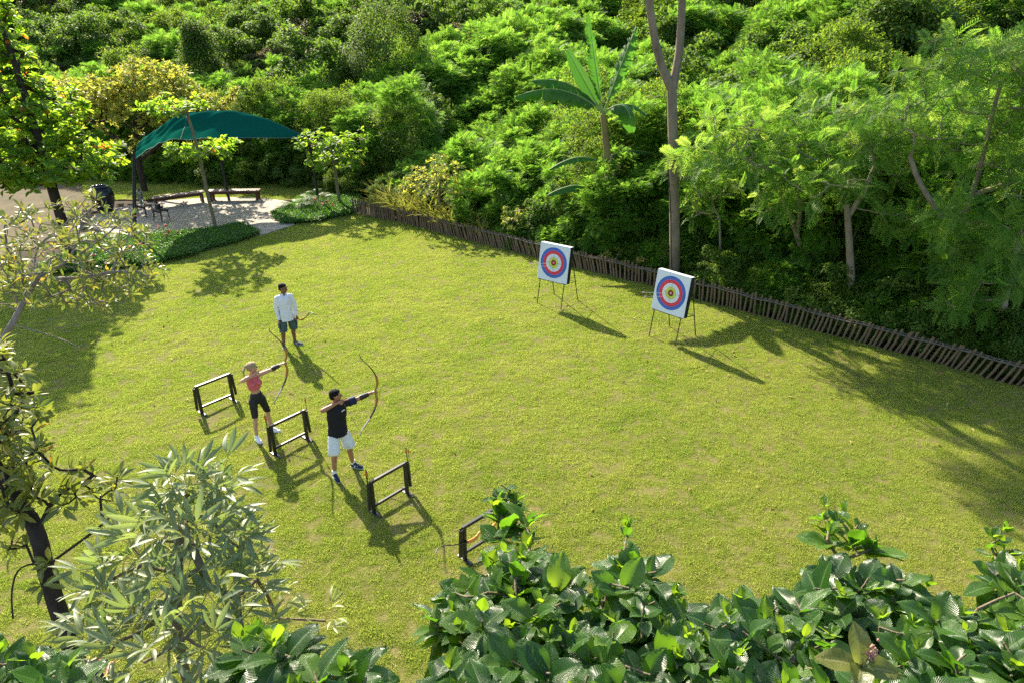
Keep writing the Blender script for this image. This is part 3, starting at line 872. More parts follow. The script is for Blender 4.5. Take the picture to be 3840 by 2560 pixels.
def make_target():
    W_, H_, T_ = 1.0, 1.06, .17
    root = empty('archery_target', (0, 0, 0))
    bot, lean = .74, R(9)
    rot = np.array(Matrix.Rotation(-lean, 3, 'X'))        # face looks along -Y, top leans back to +Y
    # origin: middle of the front feet; front legs follow the face plane
    base = np.array([0, .74 * math.tan(lean) + .01, .0])
    def fp(x, z, y=0.0): return base * [1, 0, 1] + np.array([0, math.tan(lean) * bot + .012, bot]) + rot @ np.array([x, y, z])
    bb = MB().box(fp(0, H_ / 2, T_ / 2), (W_ - .006, T_ - .004, H_ - .006), rot, bev=.006); brd = bb.build('foam_block', M_foam, root, False)
    cv = MB(); cv.box(fp(0, H_ / 2, -.004), (W_, .012, H_), rot, bev=.003); cv.box(fp(0, H_ + .004, T_ * .48), (W_ - .01, T_ * .9, .006), rot)
    cov = cv.build('cover', M_paper, root, False)
    fc = MB(); yy = -.0125
    cz = .5 * H_ + .01; R0 = .437
    def ann(r0, r1, key, dy):
        n = 72; a = np.linspace(0, 2 * math.pi, n, endpoint=False)
        ring = lambda r: np.array([fp(r * math.cos(q), cz + r * math.sin(q), yy - dy) for q in a])
        k = np.arange(n); V = np.concatenate([ring(r0), ring(r1)])
        fc.add(V, np.stack([k, (k + 1) % n, (k + 1) % n + n, k + n], -1)[:, ::-1], .5, TK.index(key))
    for r0, r1, key in ((.79, 1, 'blue'), (.586, .79, 'red'), (.363, .586, 'white'), (.187, .363, 'lime'), (.0, .187, 'maroon')): ann(max(r0, .001) * R0, r1 * R0, key, 0)
    for r, key in ((.893, 'lblue'), (.79, 'lred'), (.69, 'lred'), (.475, 'grey'), (.363, 'grey'), (.275, 'white'), (1.0, 'lblue')): ann((r - .006) * R0, (r + .006) * R0, key, .0012)
    ann(.001 * R0, .115 * R0, 'core', .0012); ann(.055 * R0, .066 * R0, 'maroon', .002)
    for a in range(4):
        ca, sa = math.cos(a * math.pi / 4), math.sin(a * math.pi / 4)
        d = np.array([ca, sa]) * .05 * R0; w = np.array([-sa, ca]) * .006
        V = [fp(*( s_ * np.array([1, 1]) + [0, cz]), yy - .003) for s_ in (d + w, d - w, -d - w, -d + w)]
        fc.add(V, [[0, 1, 2, 3]], .5, TK.index('white'))
    for ang in (0, 90, 180, 270):
        for num, r in (('5', .95), ('6', .84), ('7', .74), ('8', .64), ('9', .53), ('10', .42), ('11', .31)):
            Vd, Fd = digit(num); ca, sa = math.cos(R(ang)), math.sin(R(ang))
            key = 'ink'
            fc.add([fp(r * R0 * ca + v[0] * .034, cz + r * R0 * sa + v[1] * .034, yy - .003) for v in Vd], Fd, .5, TK.index(key))
    fc.build('target_face', [TM[k] for k in TK], root, False)
    top = fp(0, H_ + .02, .02)
    for sx in (-1, 1):
        MB().tube([[sx * .41, 0, 0], fp(sx * .41, H_ * .98, .0 + T_ + .012) * 1.0], .013, 8).build('front_leg', M_black, root) if False else None
        a = np.array([sx * .41, 0.0, 0]); b = fp(sx * .41, .0, .02)
        MB().tube([a, b], .0135, 8).build('front_leg', M_black, root)
        MB().tube([fp(sx * .41, -.0, T_ + .012), fp(sx * .41, H_ * .97, T_ + .012)], .0135, 8).build('back_rail', M_black, root)
        MB().tube([[sx * .41, .93, 0], fp(sx * .40, H_ * .95, T_ + .03)], .0135, 8).build('back_leg', M_black, root)
        MB().tube([fp(sx * .41, .005, -.07), fp(sx * .41, .005 - .02, T_ + .05)], .011, 8).build('support_arm', M_black, root)
        zb = .62; q = zb / (fp(0, H_ * .95, T_ + .03)[2]); bl = np.array([sx * .41, .93, 0]) * (1 - q) + fp(sx * .40, H_ * .95, T_ + .03) * q
        MB().tube([fp(sx * .41, -.005, T_), bl], .009, 8).build('brace', M_black, root)
    zb = .62; q = zb / (fp(0, H_ * .95, T_ + .03)[2]); bl = np.array([.41, .93, 0]) * (1 - q) + fp(.40, H_ * .95, T_ + .03) * q
    MB().tube([bl * [-1, 1, 1], bl], .009, 8).build('crossbar', M_black, root)
    MB().tube([fp(-.47, -.012, .02), fp(.47, -.012, .02)], .013, 8).build('lower_bar', M_black, root)
    return root, fp


target0, FP = make_target()
tg = [((2014.8, 1138.7), (2102.8, 1161.6)), ((2435, 1262), (2529.5, 1296.7))]
tlab = ['square archery target on a black stand, farther from the forked tree, casting a clear shadow', 'square archery target on a black stand in front of the forked tree trunk']
for k, (a, b) in enumerate(tg):
    A = at_z(a[0] / KPX, a[1] / KPX); B = at_z(b[0] / KPX, b[1] / KPX); c = (A + B) / 2; d = B - A
    rz = math.atan2(d[1], d[0])
    o = target0 if k == 0 else copy_tree(target0)
    o.location = (c[0], c[1], 0); o.rotation_euler.z = rz
    tag(o, tlab[k], 'archery target', 'archery targets at the end of the lawn')
    # two arrows stuck in each face
    M3 = Matrix.Rotation(rz, 3, 'Z')
    for q, (ax, az) in enumerate(((-.08, .50), (-.03, .44))):
        ar = make_arrow(M_pinkv, M_shaft, 'pink fletched arrow stuck in the target ' + ('farther from' if k == 0 else 'in front of') + ' the forked tree',
                        'arrows in the ' + ('first' if k == 0 else 'second') + ' target')
        tip = Vector(FP(ax, az, .03)); fl = Vector((-.36 + .06 * q, -.60, .10 - .02 * q)).normalized()
        wt = M3 @ tip + Vector((c[0], c[1], 0)); wd = M3 @ fl
        ar.location = wt; ar.rotation_euler = wd.to_track_quat('Z', 'Y').to_euler()


# ---- recurve bow (shoot direction +X, limbs in the XZ plane, grip at the origin)
def make_bow(name, label, draw=None, riser=None, brace=True):
    root = empty(name, (0, 0, 0), 0, label, 'bow')
    rm = riser or M_wood
    z = np.array([-.30, -.24, -.18, -.10, -.05, .0, .04, .08, .14, .20, .26, .31])
    x = np.array([.0, .012, .022, .012, -.012, -.018, -.012, .014, .03, .028, .014, .0])
    dep = np.array([.05, .058, .064, .05, .042, .040, .05, .06, .05, .056, .05, .044]); th = np.array([.036, .036, .034, .03, .03, .03, .034, .03, .026, .03, .034, .036])
    V = []
    for k in range(len(z)):
        a = np.linspace(0, 2 * math.pi, 10, endpoint=False)
        V += [[x[k] + dep[k] / 2 * math.cos(q), th[k] / 2 * math.sin(q), z[k]] for q in a]
    n = len(z); i, j = np.meshgrid(np.arange(n - 1), np.arange(10), indexing='ij'); a0 = (i * 10 + j).ravel(); a1 = (i * 10 + (j + 1) % 10).ravel()
    rb = MB().add(np.array(V), [list(f) for f in np.stack([a0, a1, a1 + 10, a0 + 10], -1)] + [list(range(9, -1, -1)), list(range((n - 1) * 10, n * 10))])
    rb.build('riser', rm, root)
    if draw: lu, lx = [.29, .36, .44, .52, .60, .67, .73, .78, .815], [.0, -.03, -.075, -.135, -.205, -.27, -.315, -.338, -.340]
    else: lu, lx = [.29, .37, .45, .54, .63, .71, .77, .815, .84], [.0, -.018, -.045, -.085, -.130, -.160, -.165, -.145, -.115]
    tips = []
    for sg in (1, -1):
        P = np.array([[lx[k], 0, sg * lu[k]] for k in range(len(lu))])
        T = unit(np.gradient(P, axis=0)); nrm = np.stack([T[:, 2] * sg, 0 * T[:, 0], -T[:, 0] * sg], -1)
        wid = np.linspace(.042, .018, len(P)); thk = np.linspace(.014, .007, len(P))
        V = []
        for k in range(len(P)):
            w = np.array([0, wid[k] / 2, 0]); t_ = nrm[k] * thk[k] / 2
            V += [P[k] + w + t_, P[k] - w + t_, P[k] - w - t_, P[k] + w - t_]
        F, m = [], MB()
        V = np.array(V)
        for k in range(len(P) - 1):
            for q in range(4): F.append([k * 4 + q, k * 4 + (q + 1) % 4, k * 4 + 4 + (q + 1) % 4, k * 4 + 4 + q])
        F += [[3, 2, 1, 0], [len(V) - 4, len(V) - 3, len(V) - 2, len(V) - 1]]
        m.add(V, F); lb = m.build('limb', M_limb, root)
        fz = MB()
        for k in range(3, len(P) - 1):
            off = -nrm[k] * (thk[k] / 2 + .002); off2 = -nrm[k + 1] * (thk[k + 1] / 2 + .002); w = np.array([0, wid[k] * .42, 0]); w2 = np.array([0, wid[k + 1] * .42, 0])
            fz.add([P[k] + off + w, P[k] + off - w, P[k + 1] + off2 - w2, P[k + 1] + off2 + w2], [[0, 1, 2, 3]])
        fz.build('limb_face', M_limbg, lb)
        tips.append(P[-2] + nrm[-2] * .0)
    mb = MB()
    if draw is not None: mb.tube([tips[0], draw, tips[1]], .0022, 6)
    else: mb.tube([tips[0], [-.215, 0, .3], [-.215, 0, -.3], tips[1]], .0022, 6)
    mb.build('string', M_string, root)
    return root


# bow lying across the fourth rack
c4, rz4 = racks[3]
b4 = make_bow('recurve_bow', 'recurve bow with an orange wooden handle lying across the rack by the glossy leaves', riser=M_woodo)
ux = np.array([math.cos(rz4), math.sin(rz4), 0]); uy = np.array([-math.sin(rz4), math.cos(rz4), 0]); uz = np.array([0, 0, 1.0])
zz = unit(ux * 1.0 + uz * .05); xx = unit(-uz * .75 + -uy * .66); xx = unit(xx - zz * (xx @ zz)); yy_ = np.cross(zz, xx)
m4 = Matrix.Identity(4); pos4 = c4 + uz * .40 - ux * .06 - uy * .05
for r_ in range(3): m4[r_][0], m4[r_][1], m4[r_][2], m4[r_][3] = xx[r_], yy_[r_], zz[r_], pos4[r_]
b4.matrix_world = m4

# ---- shade sail with its posts
M_sail = mat_leaf('green shade cloth', [(0, (0.005, 0.085, 0.062)), (1, (0.007, 0.10, 0.072))], [(0, (0.004, 0.13, 0.085)), (1, (0.006, 0.15, 0.10))], 0.25, 0.9, 0.0)
SA, SB_, SC_, SD = np.array([-13.95, 26.75, 2.62]), np.array([-8.55, 31.2, 2.98]), np.array([-10.2, 36.0, 3.0]), np.array([-15.6, 31.4, 3.0])
_rows = [
 [(311, 367, 26.8), (332, 351, 27.1), (362, 333, 27.5), (392, 323, 28.0), (470, 319, 28.8), (545, 318, 29.6), (620, 317, 30.4), (700, 316, 31.2)],
 [(312, 350, 27.4), (335, 331, 27.9), (370, 311, 28.5), (404, 295, 29.0), (475, 289, 29.7), (548, 288, 30.3), (622, 296, 30.7), (701, 315.5, 31.25)],
 [(316, 334, 28.0), (342, 312, 28.6), (378, 286, 29.3), (414, 263, 29.9), (472, 257, 30.4), (530, 256, 30.8), (606, 272, 31.0), (702, 315, 31.3)],
 [(325, 322, 28.7), (352, 306, 29.4), (388, 290, 30.2), (428, 279, 30.8), (480, 276, 31.3), (540, 278, 31.5), (612, 290, 31.5), (703, 314.5, 31.35)],
 [(330, 316, 29.3), (362, 310, 30.1), (400, 304, 30.9), (440, 300, 31.6), (490, 298, 32.1), (545, 300, 32.3), (615, 306, 32.0), (704, 314, 31.5)]]
CP = np.array([[at_y(x_, y_, Y_) for x_, y_, Y_ in row] for row in _rows])
def _cub(P, m):
    n_ = len(P); t_ = np.linspace(0, n_ - 1, m); i_ = np.clip(t_.astype(int), 0, n_ - 2); f = (t_ - i_)
    f = f.reshape((-1,) + (1,) * (P.ndim - 1)); p0, p1, p2, p3 = P[np.clip(i_ - 1, 0, n_ - 1)], P[i_], P[i_ + 1], P[np.clip(i_ + 2, 0, n_ - 1)]
    return .5 * (2 * p1 + (p2 - p0) * f + (2 * p0 - 5 * p1 + 4 * p2 - p3) * f ** 2 + (3 * p1 - p0 - 3 * p2 + p3) * f ** 3)
n = 64
B = _cub(np.swapaxes(_cub(CP, 44), 0, 1), n)               # (u, v, 3)
u, v = np.meshgrid(np.linspace(0, 1, n), np.linspace(0, 1, 44), indexing='ij')
B[..., 2] += .034 * np.sin(u * 46 - v * 22 + 2.5 * np.sin(v * 8)) * np.exp(-((u - .42) / .3) ** 2) + .03 * np.sin(v * 40 + u * 9) * np.clip(1 - u * 2.4, 0, 1) + .024 * np.sin(v * 34 - u * 30) * np.clip(u * 2 - 1.1, 0, 1)
sail = empty('shade_sail', (-12, 31, 0), 0, 'dark green fabric shade sail stretched over the paved patio', 'shade sail')
so_ = np.array([-12, 31, 0.0])
V = B.reshape(-1, 3); i, j = np.meshgrid(np.arange(n - 1), np.arange(43), indexing='ij'); a = (i * 44 + j).ravel(); SA = B[0, 0]; SB_ = B[-1, 0] + [.1, .05, 0]; SC_ = B[36, -1]
MB().add(V - so_, np.stack([a, a + 44, a + 45, a + 1], -1)).build('canopy', M_sail, sail)
mb = MB(); mb.tube(B[:, 0] - so_, .012, 6); mb.tube(B[30, :] - so_ + [0, 0, .008], .007, 5); mb.tube(B[:, 22] - so_ + [0, 0, .008], .007, 5); mb.build('hem_rope', mat_plain('pale hem', (0.10, 0.16, 0.13), .7), sail)
M_post = mat_plain('black timber post', (0.014, 0.013, 0.012), .5)
pp = empty('sail_post', (-14.1, 25.85, 0), 0, 'black leaning post holding the low corner of the shade sail', 'post')
MB().tube([[0, 0, 0], SA - [-14.1, 25.85, 0] + [-.02, -.02, .12]], [.075, .06], 12).build('pole', M_post, pp)
MB().tube([SA - [-14.1, 25.85, 0] + [-.02, 0, .0], SA - [-14.1, 25.85, 0] + [.12, .1, .03]], .015, 8).build('tie', M_post, pp)
for c, lab in ((SB_, 'black post at the shade sail corner beside the slim almond sapling'), (SC_, 'black post at the back corner of the shade sail')):
    p2 = empty('sail_post', (c[0] + .12, c[1] + .1, 0), 0, lab, 'post')
    MB().tube([[0, 0, 0], [-.08, -.06, c[2] + .05]], .06, 12).build('pole', M_post, p2)
    MB().tube([[-.08, -.06, c[2]], [-.16, -.14, c[2]]], .015, 8).build('tie', M_post, p2)

# ---- benches, stools, drinks
M_bench = mat_bark('dark red timber', (0.05, 0.02, 0.014), (0.10, 0.042, 0.028), 5, 0.4, 0.25, 0.3)
M_benchtop = mat_bark('worn bench top', (0.16, 0.09, 0.07), (0.3, 0.2, 0.16), 5, 1, 0.2, 0.28)
M_stool = mat_plain('black lacquer', (0.012, 0.011, 0.011), .28, .5, 0, .2, 8, .05)
def bench(a, b, label, h=.46, w=.42):
    a = np.array(a); b = np.array(b); L = np.linalg.norm(b - a); c = (a + b) / 2; rz = math.atan2(*(b - a)[::-1])
    o = empty('bench', (c[0], c[1], .03), rz, label, 'bench', 'benches on the patio')
    mb = MB()
    for k in range(3): mb.box((0, (k - 1) * w / 3, h - .025), (L, w / 3 - .012, .05), bev=.006)
    mb.build('seat', M_benchtop, o, False)
    mb = MB().box((0, -w / 2 + .05, h - .11), (L - .2, .035, .11)).box((0, w / 2 - .05, h - .11), (L - .2, .035, .11)); mb.build('apron', M_bench, o, False)
    for sx in (-1, 1):
        for sy in (-1, 1): MB().box((sx * (L / 2 - .13), sy * (w / 2 - .06), (h - .052) / 2), (.10, .085, h - .054), bev=.006).build('leg', M_bench, o, False)
    return o
bench((-15.65, 30.85), (-13.85, 32.05), 'dark timber bench nearer the drinks stools, turned at an angle')
bench((-13.7, 32.2), (-11.4, 32.3), 'dark timber bench with sunlit top behind the slim sapling trunk')
def stool(c, rz, label, w=.52, d=.40, h=.47):
    o = empty('stool', (c[0], c[1], .03), rz, label, 'stool', 'black stools set with drinks')
    MB().box((0, 0, h - .02), (w, d, .04), bev=.008).build('seat', M_stool, o, False)
    for sx in (-1, 1):
        for sy in (-1, 1):
            x_, y_ = sx * (w / 2 - .03), sy * (d / 2 - .03)
            MB().tube([[x_ * 1.12, y_ * 1.12, 0], [x_ * 1.0, y_ * 1.0, .2], [x_, y_, h - .038]], [.018, .02, .026], 8).build('leg', M_stool, o)
    MB().box((0, d / 2 - .03, h - .075), (w - .08, .025, .06)).build('apron', M_stool, o, False)
    MB().box((0, -d / 2 + .03, h - .075), (w - .08, .025, .06)).build('apron', M_stool, o, False)
    return o
s1 = at_z(366, 478, .5); s2 = at_z(396, 490, .5)
S1 = (-15.35, 29.5); S2 = (-14.35, 28.75)
stool(S1, -.5, 'black stool carrying the juice dispenser'); stool(S2, -.5, 'black stool nearer the lawn holding the tray of cups')
M_glass, tg_, og_ = nt('clear glass')
gl = N(tg_, 'ShaderNodeBsdfPrincipled'); gl.inputs['Roughness'].default_value = .05; gl.inputs['Base Color'].default_value = (.8, .82, .8, 1); gl.inputs['Transmission Weight'].default_value = .85
tg_.links.new(gl.outputs[0], og_.inputs[0])
M_juice = mat_plain('lemon juice', (0.75, 0.6, 0.18), .25, .5, 0, .05, 5, 0)
M_white = mat_plain('white ceramic', (0.75, 0.74, 0.72), .3, .5, 0, .03, 5, 0)
d0 = empty('juice_dispenser', (S1[0] - .08, S1[1] + .02, .50), 0, 'glass juice dispenser with yellow drink standing on the black stool', 'drink dispenser')
MB().lathe([(0, 0), (.07, 0), (.08, .02), (.07, .2), (.085, .22), (0, .225)], sides=18).build('base', M_glass, d0)
MB().lathe([(0, .228), (.095, .228), (.10, .26), (.10, .33), (0, .333)], sides=18).build('slices', mat_plain('orange slices', (.7, .33, .04), .4), d0)
MB().lathe([(0, .335), (.10, .335), (.10, .53), (.0, .533)], sides=18).build('juice', M_juice, d0)
MB().lathe([(.106, .228), (.106, .55), (.09, .6), (.0, .61)], sides=18).build('jar', M_glass, d0)
ld = MB(); ld.lathe([(.0, .645), (.05, .64), (.085, .612), (.0, .612)], sides=18); ld.lathe([(0, .69), (.018, .68), (.012, .645)], sides=12); ld.build('lid', M_tube, d0)
tr = empty('serving_tray', (S2[0] - .02, S2[1], .502), -.5, 'dark tray with raised box standing on the nearer black stool', 'tray')
MB().box((0, 0, .012), (.40, .3, .022), bev=.006).build('base', M_tube, tr, False)
MB().box((-.1, .03, .11), (.16, .16, .17), bev=.006).build('holder', M_tube, tr, False)
for q, (x_, y_) in enumerate(((-.36, .1), (-.24, .15), (.07, .09))):
    cp = empty('glass_cup', (S2[0] + x_, S2[1] + y_, .5 if q < 2 else .527), 0, ('clear glass cup on the black stools by the juice dispenser'), 'cup', 'cups on the stools') if q else empty('glass_cup', (S2[0] + x_, S2[1] + y_, .5), 0, 'clear glass cup on the black stools by the juice dispenser', 'cup', 'cups on the stools')
    MB().lathe([(0, 0), (.03, 0), (.036, .1), (.033, .1), (.028, .008), (0, .008)], sides=14).build('bowl', M_white if q == 1 else M_glass, cp)
# move the two loose cups on to the stool tops
# ---- big dark urn
M_urn = mat_plain('dark glazed urn', (0.012, 0.014, 0.018), .3, .5, 0, .3, 4, .1, 12)
ur = empty('garden_urn', (-17.45, 30.3, 0), 0, 'tall dark glazed urn standing under the almond tree', 'urn')
MB().lathe([(0, 0), (.24, 0), (.34, .18), (.44, .5), (.46, .75), (.40, .98), (.33, 1.05)], sides=28).build('body', M_urn, ur)
MB().lathe([(.33, 1.05), (.39, 1.09), (.37, 1.12), (.30, 1.08), (.27, .8), (0, .8)], sides=28).build('rim', M_urn, ur)
# ================================================================== PEOPLE
def mat_skin(name, c):
    m, t, out = nt(name)
    b = N(t, 'ShaderNodeBsdfPrincipled'); b.inputs['Roughness'].default_value = .5
    b.inputs['Subsurface Weight'].default_value = .08; b.inputs['Subsurface Radius'].default_value = (.01, .005, .003)
    c = np.array(c); o = coords(t)
    t.links.new(ramp(t, noise(t, 12, 4, .6, o), [(.3, tuple(c * .88)), (.7, tuple(c * 1.1))]), b.inputs['Base Color'])
    t.links.new(b.outputs[0], out.inputs[0]); return m


def caps(mb, a, b, r0, r1, wide=1.0, axis=(1, 0, 0), sides=16, rings=5):
    """tapered capsule with an elliptic section (wider along axis)"""
    a = np.array(a, float); b = np.array(b, float); d = b - a; L = np.linalg.norm(d)
    if L < 1e-6: d = np.array([0, 0, 1.0]); L = 1e-6
    T = d / np.linalg.norm(d); x = np.array(axis, float); x = x - T * (x @ T)
    if np.linalg.norm(x) < 1e-3: x = np.cross(T, [0, 1, .1])
    x = unit(x); y = np.cross(T, x)
    prof = [(-r0 * math.cos(q), r0 * math.sin(q)) for q in np.linspace(0.08, math.pi / 2, rings)]
    prof += [(L * q, r0 + (r1 - r0) * q) for q in (.25, .5, .75)]
    prof += [(L + r1 * math.sin(q), r1 * math.cos(q)) for q in np.linspace(0, math.pi / 2 - .08, rings)]
    an = np.linspace(0, 2 * math.pi, sides, endpoint=False)
    V = np.concatenate([a + T * h + r * (np.cos(an)[:, None] * x * wide + np.sin(an)[:, None] * y) for h, r in prof]); n = len(prof)
    i, j = np.meshgrid(np.arange(n - 1), np.arange(sides), indexing='ij'); p = (i * sides + j).ravel(); q = (i * sides + (j + 1) % sides).ravel()
    F = [list(f) for f in np.stack([p, q, q + sides, p + sides], -1)] + [list(range(sides - 1, -1, -1)), list(range((n - 1) * sides, n * sides))]
    mb.add(V, F)


def ell(mb, c, r, rot=None):
    bm = bmesh.new(); bmesh.ops.create_icosphere(bm, subdivisions=3, radius=1)
    V = np.array([v.co[:] for v in bm.verts]) * np.array(r); F = [[v.index for v in f.verts] for f in bm.faces]; bm.free()
    if rot is not None: V = V @ np.array(rot).T
    mb.add(V + np.array(c), F)


def fuse(mb, name, mat, parent, voxel=.006, smooth=6, cuts=(), disp=None):
    """melts the shapes in mb into one continuous surface"""
    me = mb.mesh('tmp', mat); o = bpy.data.objects.new('tmp', me); COL.objects.link(o)
    r = o.modifiers.new('r', 'REMESH'); r.mode = 'VOXEL'; r.voxel_size = voxel
    s = o.modifiers.new('s', 'SMOOTH'); s.iterations = smooth; s.factor = .5
    dg = bpy.context.evaluated_depsgraph_get(); m2 = bpy.data.meshes.new_from_object(o.evaluated_get(dg))
    bpy.data.objects.remove(o); bpy.data.meshes.remove(me)
    if cuts:
        bm = bmesh.new(); bm.from_mesh(m2)
        for co_, no_, *lim in cuts:
            gm = bm.verts[:] + bm.edges[:] + bm.faces[:]
            if lim: gm = [v for v in bm.verts if lim[0](v.co)] + [e for e in bm.edges if all(lim[0](v.co) for v in e.verts)] + [f for f in bm.faces if all(lim[0](v.co) for v in f.verts)]
            bmesh.ops.bisect_plane(bm, geom=gm, plane_co=co_, plane_no=no_, clear_outer=True)
        bm.to_mesh(m2); bm.free()
    m2.name = name; m2.materials.clear(); m2.materials.append(mat)
    if disp is not None:
        V = np.zeros(len(m2.vertices) * 3, np.float32); m2.vertices.foreach_get('co', V); V = V.reshape(-1, 3)
        NV = np.zeros(len(m2.vertices) * 3, np.float32); m2.vertices.foreach_get('normal', NV); NV = NV.reshape(-1, 3)
        V = V + NV * disp(V)[:, None]; m2.vertices.foreach_set('co', V.astype(np.float32).ravel()); m2.update()
    m2.polygons.foreach_set('use_smooth', np.ones(len(m2.polygons), bool))
    o = bpy.data.objects.new(name, m2); COL.objects.link(o); o.parent = parent
    return o


def hand(mb, wrist, d, palm_n, thumb_side, curl=.5, size=1.0, spread=.12):
    """palm, four bent fingers of different lengths and a thumb from the side of the palm"""
    d = unit(np.array(d, float)); n = np.array(palm_n, float); n = unit(n - d * (n @ d)); s = np.cross(d, n) * thumb_side
    w = np.array(wrist, float); S = size
    caps(mb, w + d * .025 * S, w + d * .075 * S, .022 * S, .024 * S, 1.7, s)
    for k, (off, ln) in enumerate(((.030, .072), (.010, .080), (-.011, .075), (-.030, .058))):
        p = w + d * .088 * S + s * off * S; dd = unit(d + s * (off * spread * 20)); a = curl * .9
        for q, fr in enumerate((.45, .32, .23)):
            dd2 = dd * math.cos(a) + n * math.sin(a); e = p + dd2 * ln * fr * S
            caps(mb, p, e, (.0095 - q * .001) * S, (.0088 - q * .001) * S, sides=8, rings=3); p = e; a += curl * 1.15
    p = w + d * .035 * S + s * .034 * S; dd = unit(d * .75 + s * .75 + n * .25)
    for ln in (.042, .034):
        e = p + dd * ln * S; caps(mb, p, e, .0115 * S, .0098 * S, sides=8, rings=3); p = e; dd = unit(dd + d * .3 - s * .5 * curl + n * .5 * curl)


def head(mb, c, face, size=1.0, fem=False):
    """skull, jaw, nose, brow, lips and ears; face = looking direction"""
    f = unit(np.array(face, float)); up = np.array([0, 0, 1.0]); up = unit(up - f * (up @ f)); s = np.cross(f, up)
    Rm = np.stack([s, f, up], -1); S = size; c = np.array(c, float)
    P = lambda x, y, z: c + Rm @ np.array([x, y, z]) * S
    ell(mb, P(0, -.012, .03), np.array([.076, .096, .088]) * S, Rm)
    ell(mb, P(0, .022, -.03), np.array([.062, .068, .082]) * S, Rm)
    ell(mb, P(0, .05, -.088), np.array([.034, .032, .026]) * S, Rm)
    caps(mb, P(-.03, .078, .022), P(.03, .078, .022), .013 * S, .013 * S)
    caps(mb, P(0, .085, .012), P(0, .108, -.024), .010 * S, .0145 * S); ell(mb, P(0, .098, -.03), np.array([.019, .014, .010]) * S, Rm)
    ell(mb, P(0, .083, -.056), np.array([.025, .012, .007]) * S, Rm); ell(mb, P(0, .081, -.068), np.array([.022, .012, .008]) * S, Rm)
    for q in (-1, 1):
        ell(mb, P(q * .048, .058, -.02), np.array([.02, .022, .024]) * S, Rm)
        ell(mb, P(q * .078, -.008, -.008), np.array([.010, .022, .032]) * S, Rm)
    return P, Rm


def eyes(P, Rm, parent, S=1.0):
    for q in (-1, 1):
        mb = MB(); ell(mb, P(q * .031, .0795, -.001), np.array([.0125, .007, .0065]) * S, Rm); mb.build('eye', M_eye, parent)
        mb = MB(); caps(mb, P(q * .018, .089, .018), P(q * .046, .078, .02), .0045, .0035, 1.2); mb.build('eyebrow', M_hairblk, parent)

M_eye = mat_plain('eye', (.06, .05, .045), .2, .5, 0, .05, 5, 0)
M_hairblk = mat_plain('black hair', (.007, .006, .006), .7, .15, 0, .5, 60, .7, 130)
M_hairbl = mat_plain('blond hair', (.34, .235, .12), .6, .3, 0, .3, 60, .7, 130)
M_sole = mat_plain('shoe sole', (.55, .55, .53), .7)


def foot(heel, toe, ankle_z, skin_mb):
    caps(skin_mb, [heel[0], heel[1], .05], [toe[0], toe[1], .03], .04, .03)


def shoe(parent, heel, toe, mat, mark=None, sole=M_sole, sock=None, sock_h=.14):
    """heel, toe: ground points (x, y)"""
    h = np.array([heel[0], heel[1], 0.0]); t = np.array([toe[0], toe[1], 0.0]); d = unit(t - h); sd = np.array([d[1], -d[0], 0]); up = np.array([0, 0, 1.0])
    L = np.linalg.norm(t - h)
    mb = MB()
    caps(mb, h + d * .035 + up * .05, h + d * L * .55 + up * .048, .036, .042, 1.05, sd); caps(mb, h + d * L * .55 + up * .042, t - d * .045 + up * .034, .043, .033, 1.15, sd)
    caps(mb, h + d * .05 + up * .07, h + d * .055 + up * .10, .040, .039, 1.0, sd); caps(mb, h + d * .08 + up * .085, h + d * .155 + up * .06, .033, .03, 1.1, sd)
    o = fuse(mb, 'shoe', mat, parent, .006, 5)
    mb = MB(); caps(mb, h + d * .035 + up * .014, h + d * L * .5 + up * .014, .040, .042, 1.05, sd); caps(mb, h + d * L * .5 + up * .014, t - d * .042 + up * .014, .044, .036, 1.12, sd)
    V = mb.v
    for k in range(len(V)): V[k][:, 2] = .014 + (V[k][:, 2] - .014) * .33
    mb.build('sole', sole, o)
    if mark is not None:
        for sgn in (-1, 1):
            mb = MB()
            for q in range(3):
                b = h + d * (L * .42 + q * .032) + sd * sgn * .043 + up * .036; e = h + d * (L * .42 + q * .032 - .022) + sd * sgn * .036 + up * .073
                mb.bar(b, e, .004, .011, d, .5)
            mb.build('side_mark', mark, o, False)
    if sock is not None:
        mb = MB(); mb.tube([h + d * .052 + up * .085, h + d * .052 + up * .11, h + d * .052 + up * sock_h], [.044, .042, .044], 16); mb.build('sock', sock, parent)


def to_world(root, f):
    """root faces +Y; turn it to face direction f"""
    root.rotation_euler.z = math.atan2(-f[0], f[1])


def wrinkle(amp, k=30):
    return lambda V: amp * (np.sin(V[:, 2] * k + 4 * np.sin(V[:, 0] * 11 + V[:, 1] * 7)) + .6 * np.sin(V[:, 0] * 38 + V[:, 2] * 17))


def bow_and_arrow(bow, root_f, root_loc, grip_l, anchor_l, label, grp):
    """places bow at grip with string drawn to anchor; both in the person's local frame"""
    rz = math.atan2(-root_f[0], root_f[1]); M3 = np.array(Matrix.Rotation(rz, 3, 'Z')); loc = np.array(root_loc)
    g = M3 @ np.array(grip_l) + loc; a = M3 @ np.array(anchor_l) + loc
    xx = unit(g - a); xx = xx; zz = np.array([0, 0, 1.0]); zz = unit(zz - xx * (xx @ zz)); yy = np.cross(zz, xx)
    m4 = Matrix.Identity(4)
    for r_ in range(3): m4[r_][0], m4[r_][1], m4[r_][2], m4[r_][3] = xx[r_], yy[r_], zz[r_], g[r_]
    bow.matrix_world = m4
    ar = make_arrow(M_orange, M_shaft, label, None)
    off = zz * .035 - yy * .018 * 0
    ar.location = Vector(g + off * 1.0 + xx * .09)
    nk = a + zz * .012; tp = g + off + xx * .09; dd = nk - tp
    ar.location = Vector(tp); ar.rotation_euler = Vector(dd).to_track_quat('Z', 'Y').to_euler(); ar.scale = (1.1, 1.1, np.linalg.norm(dd) / .77)
    return ar


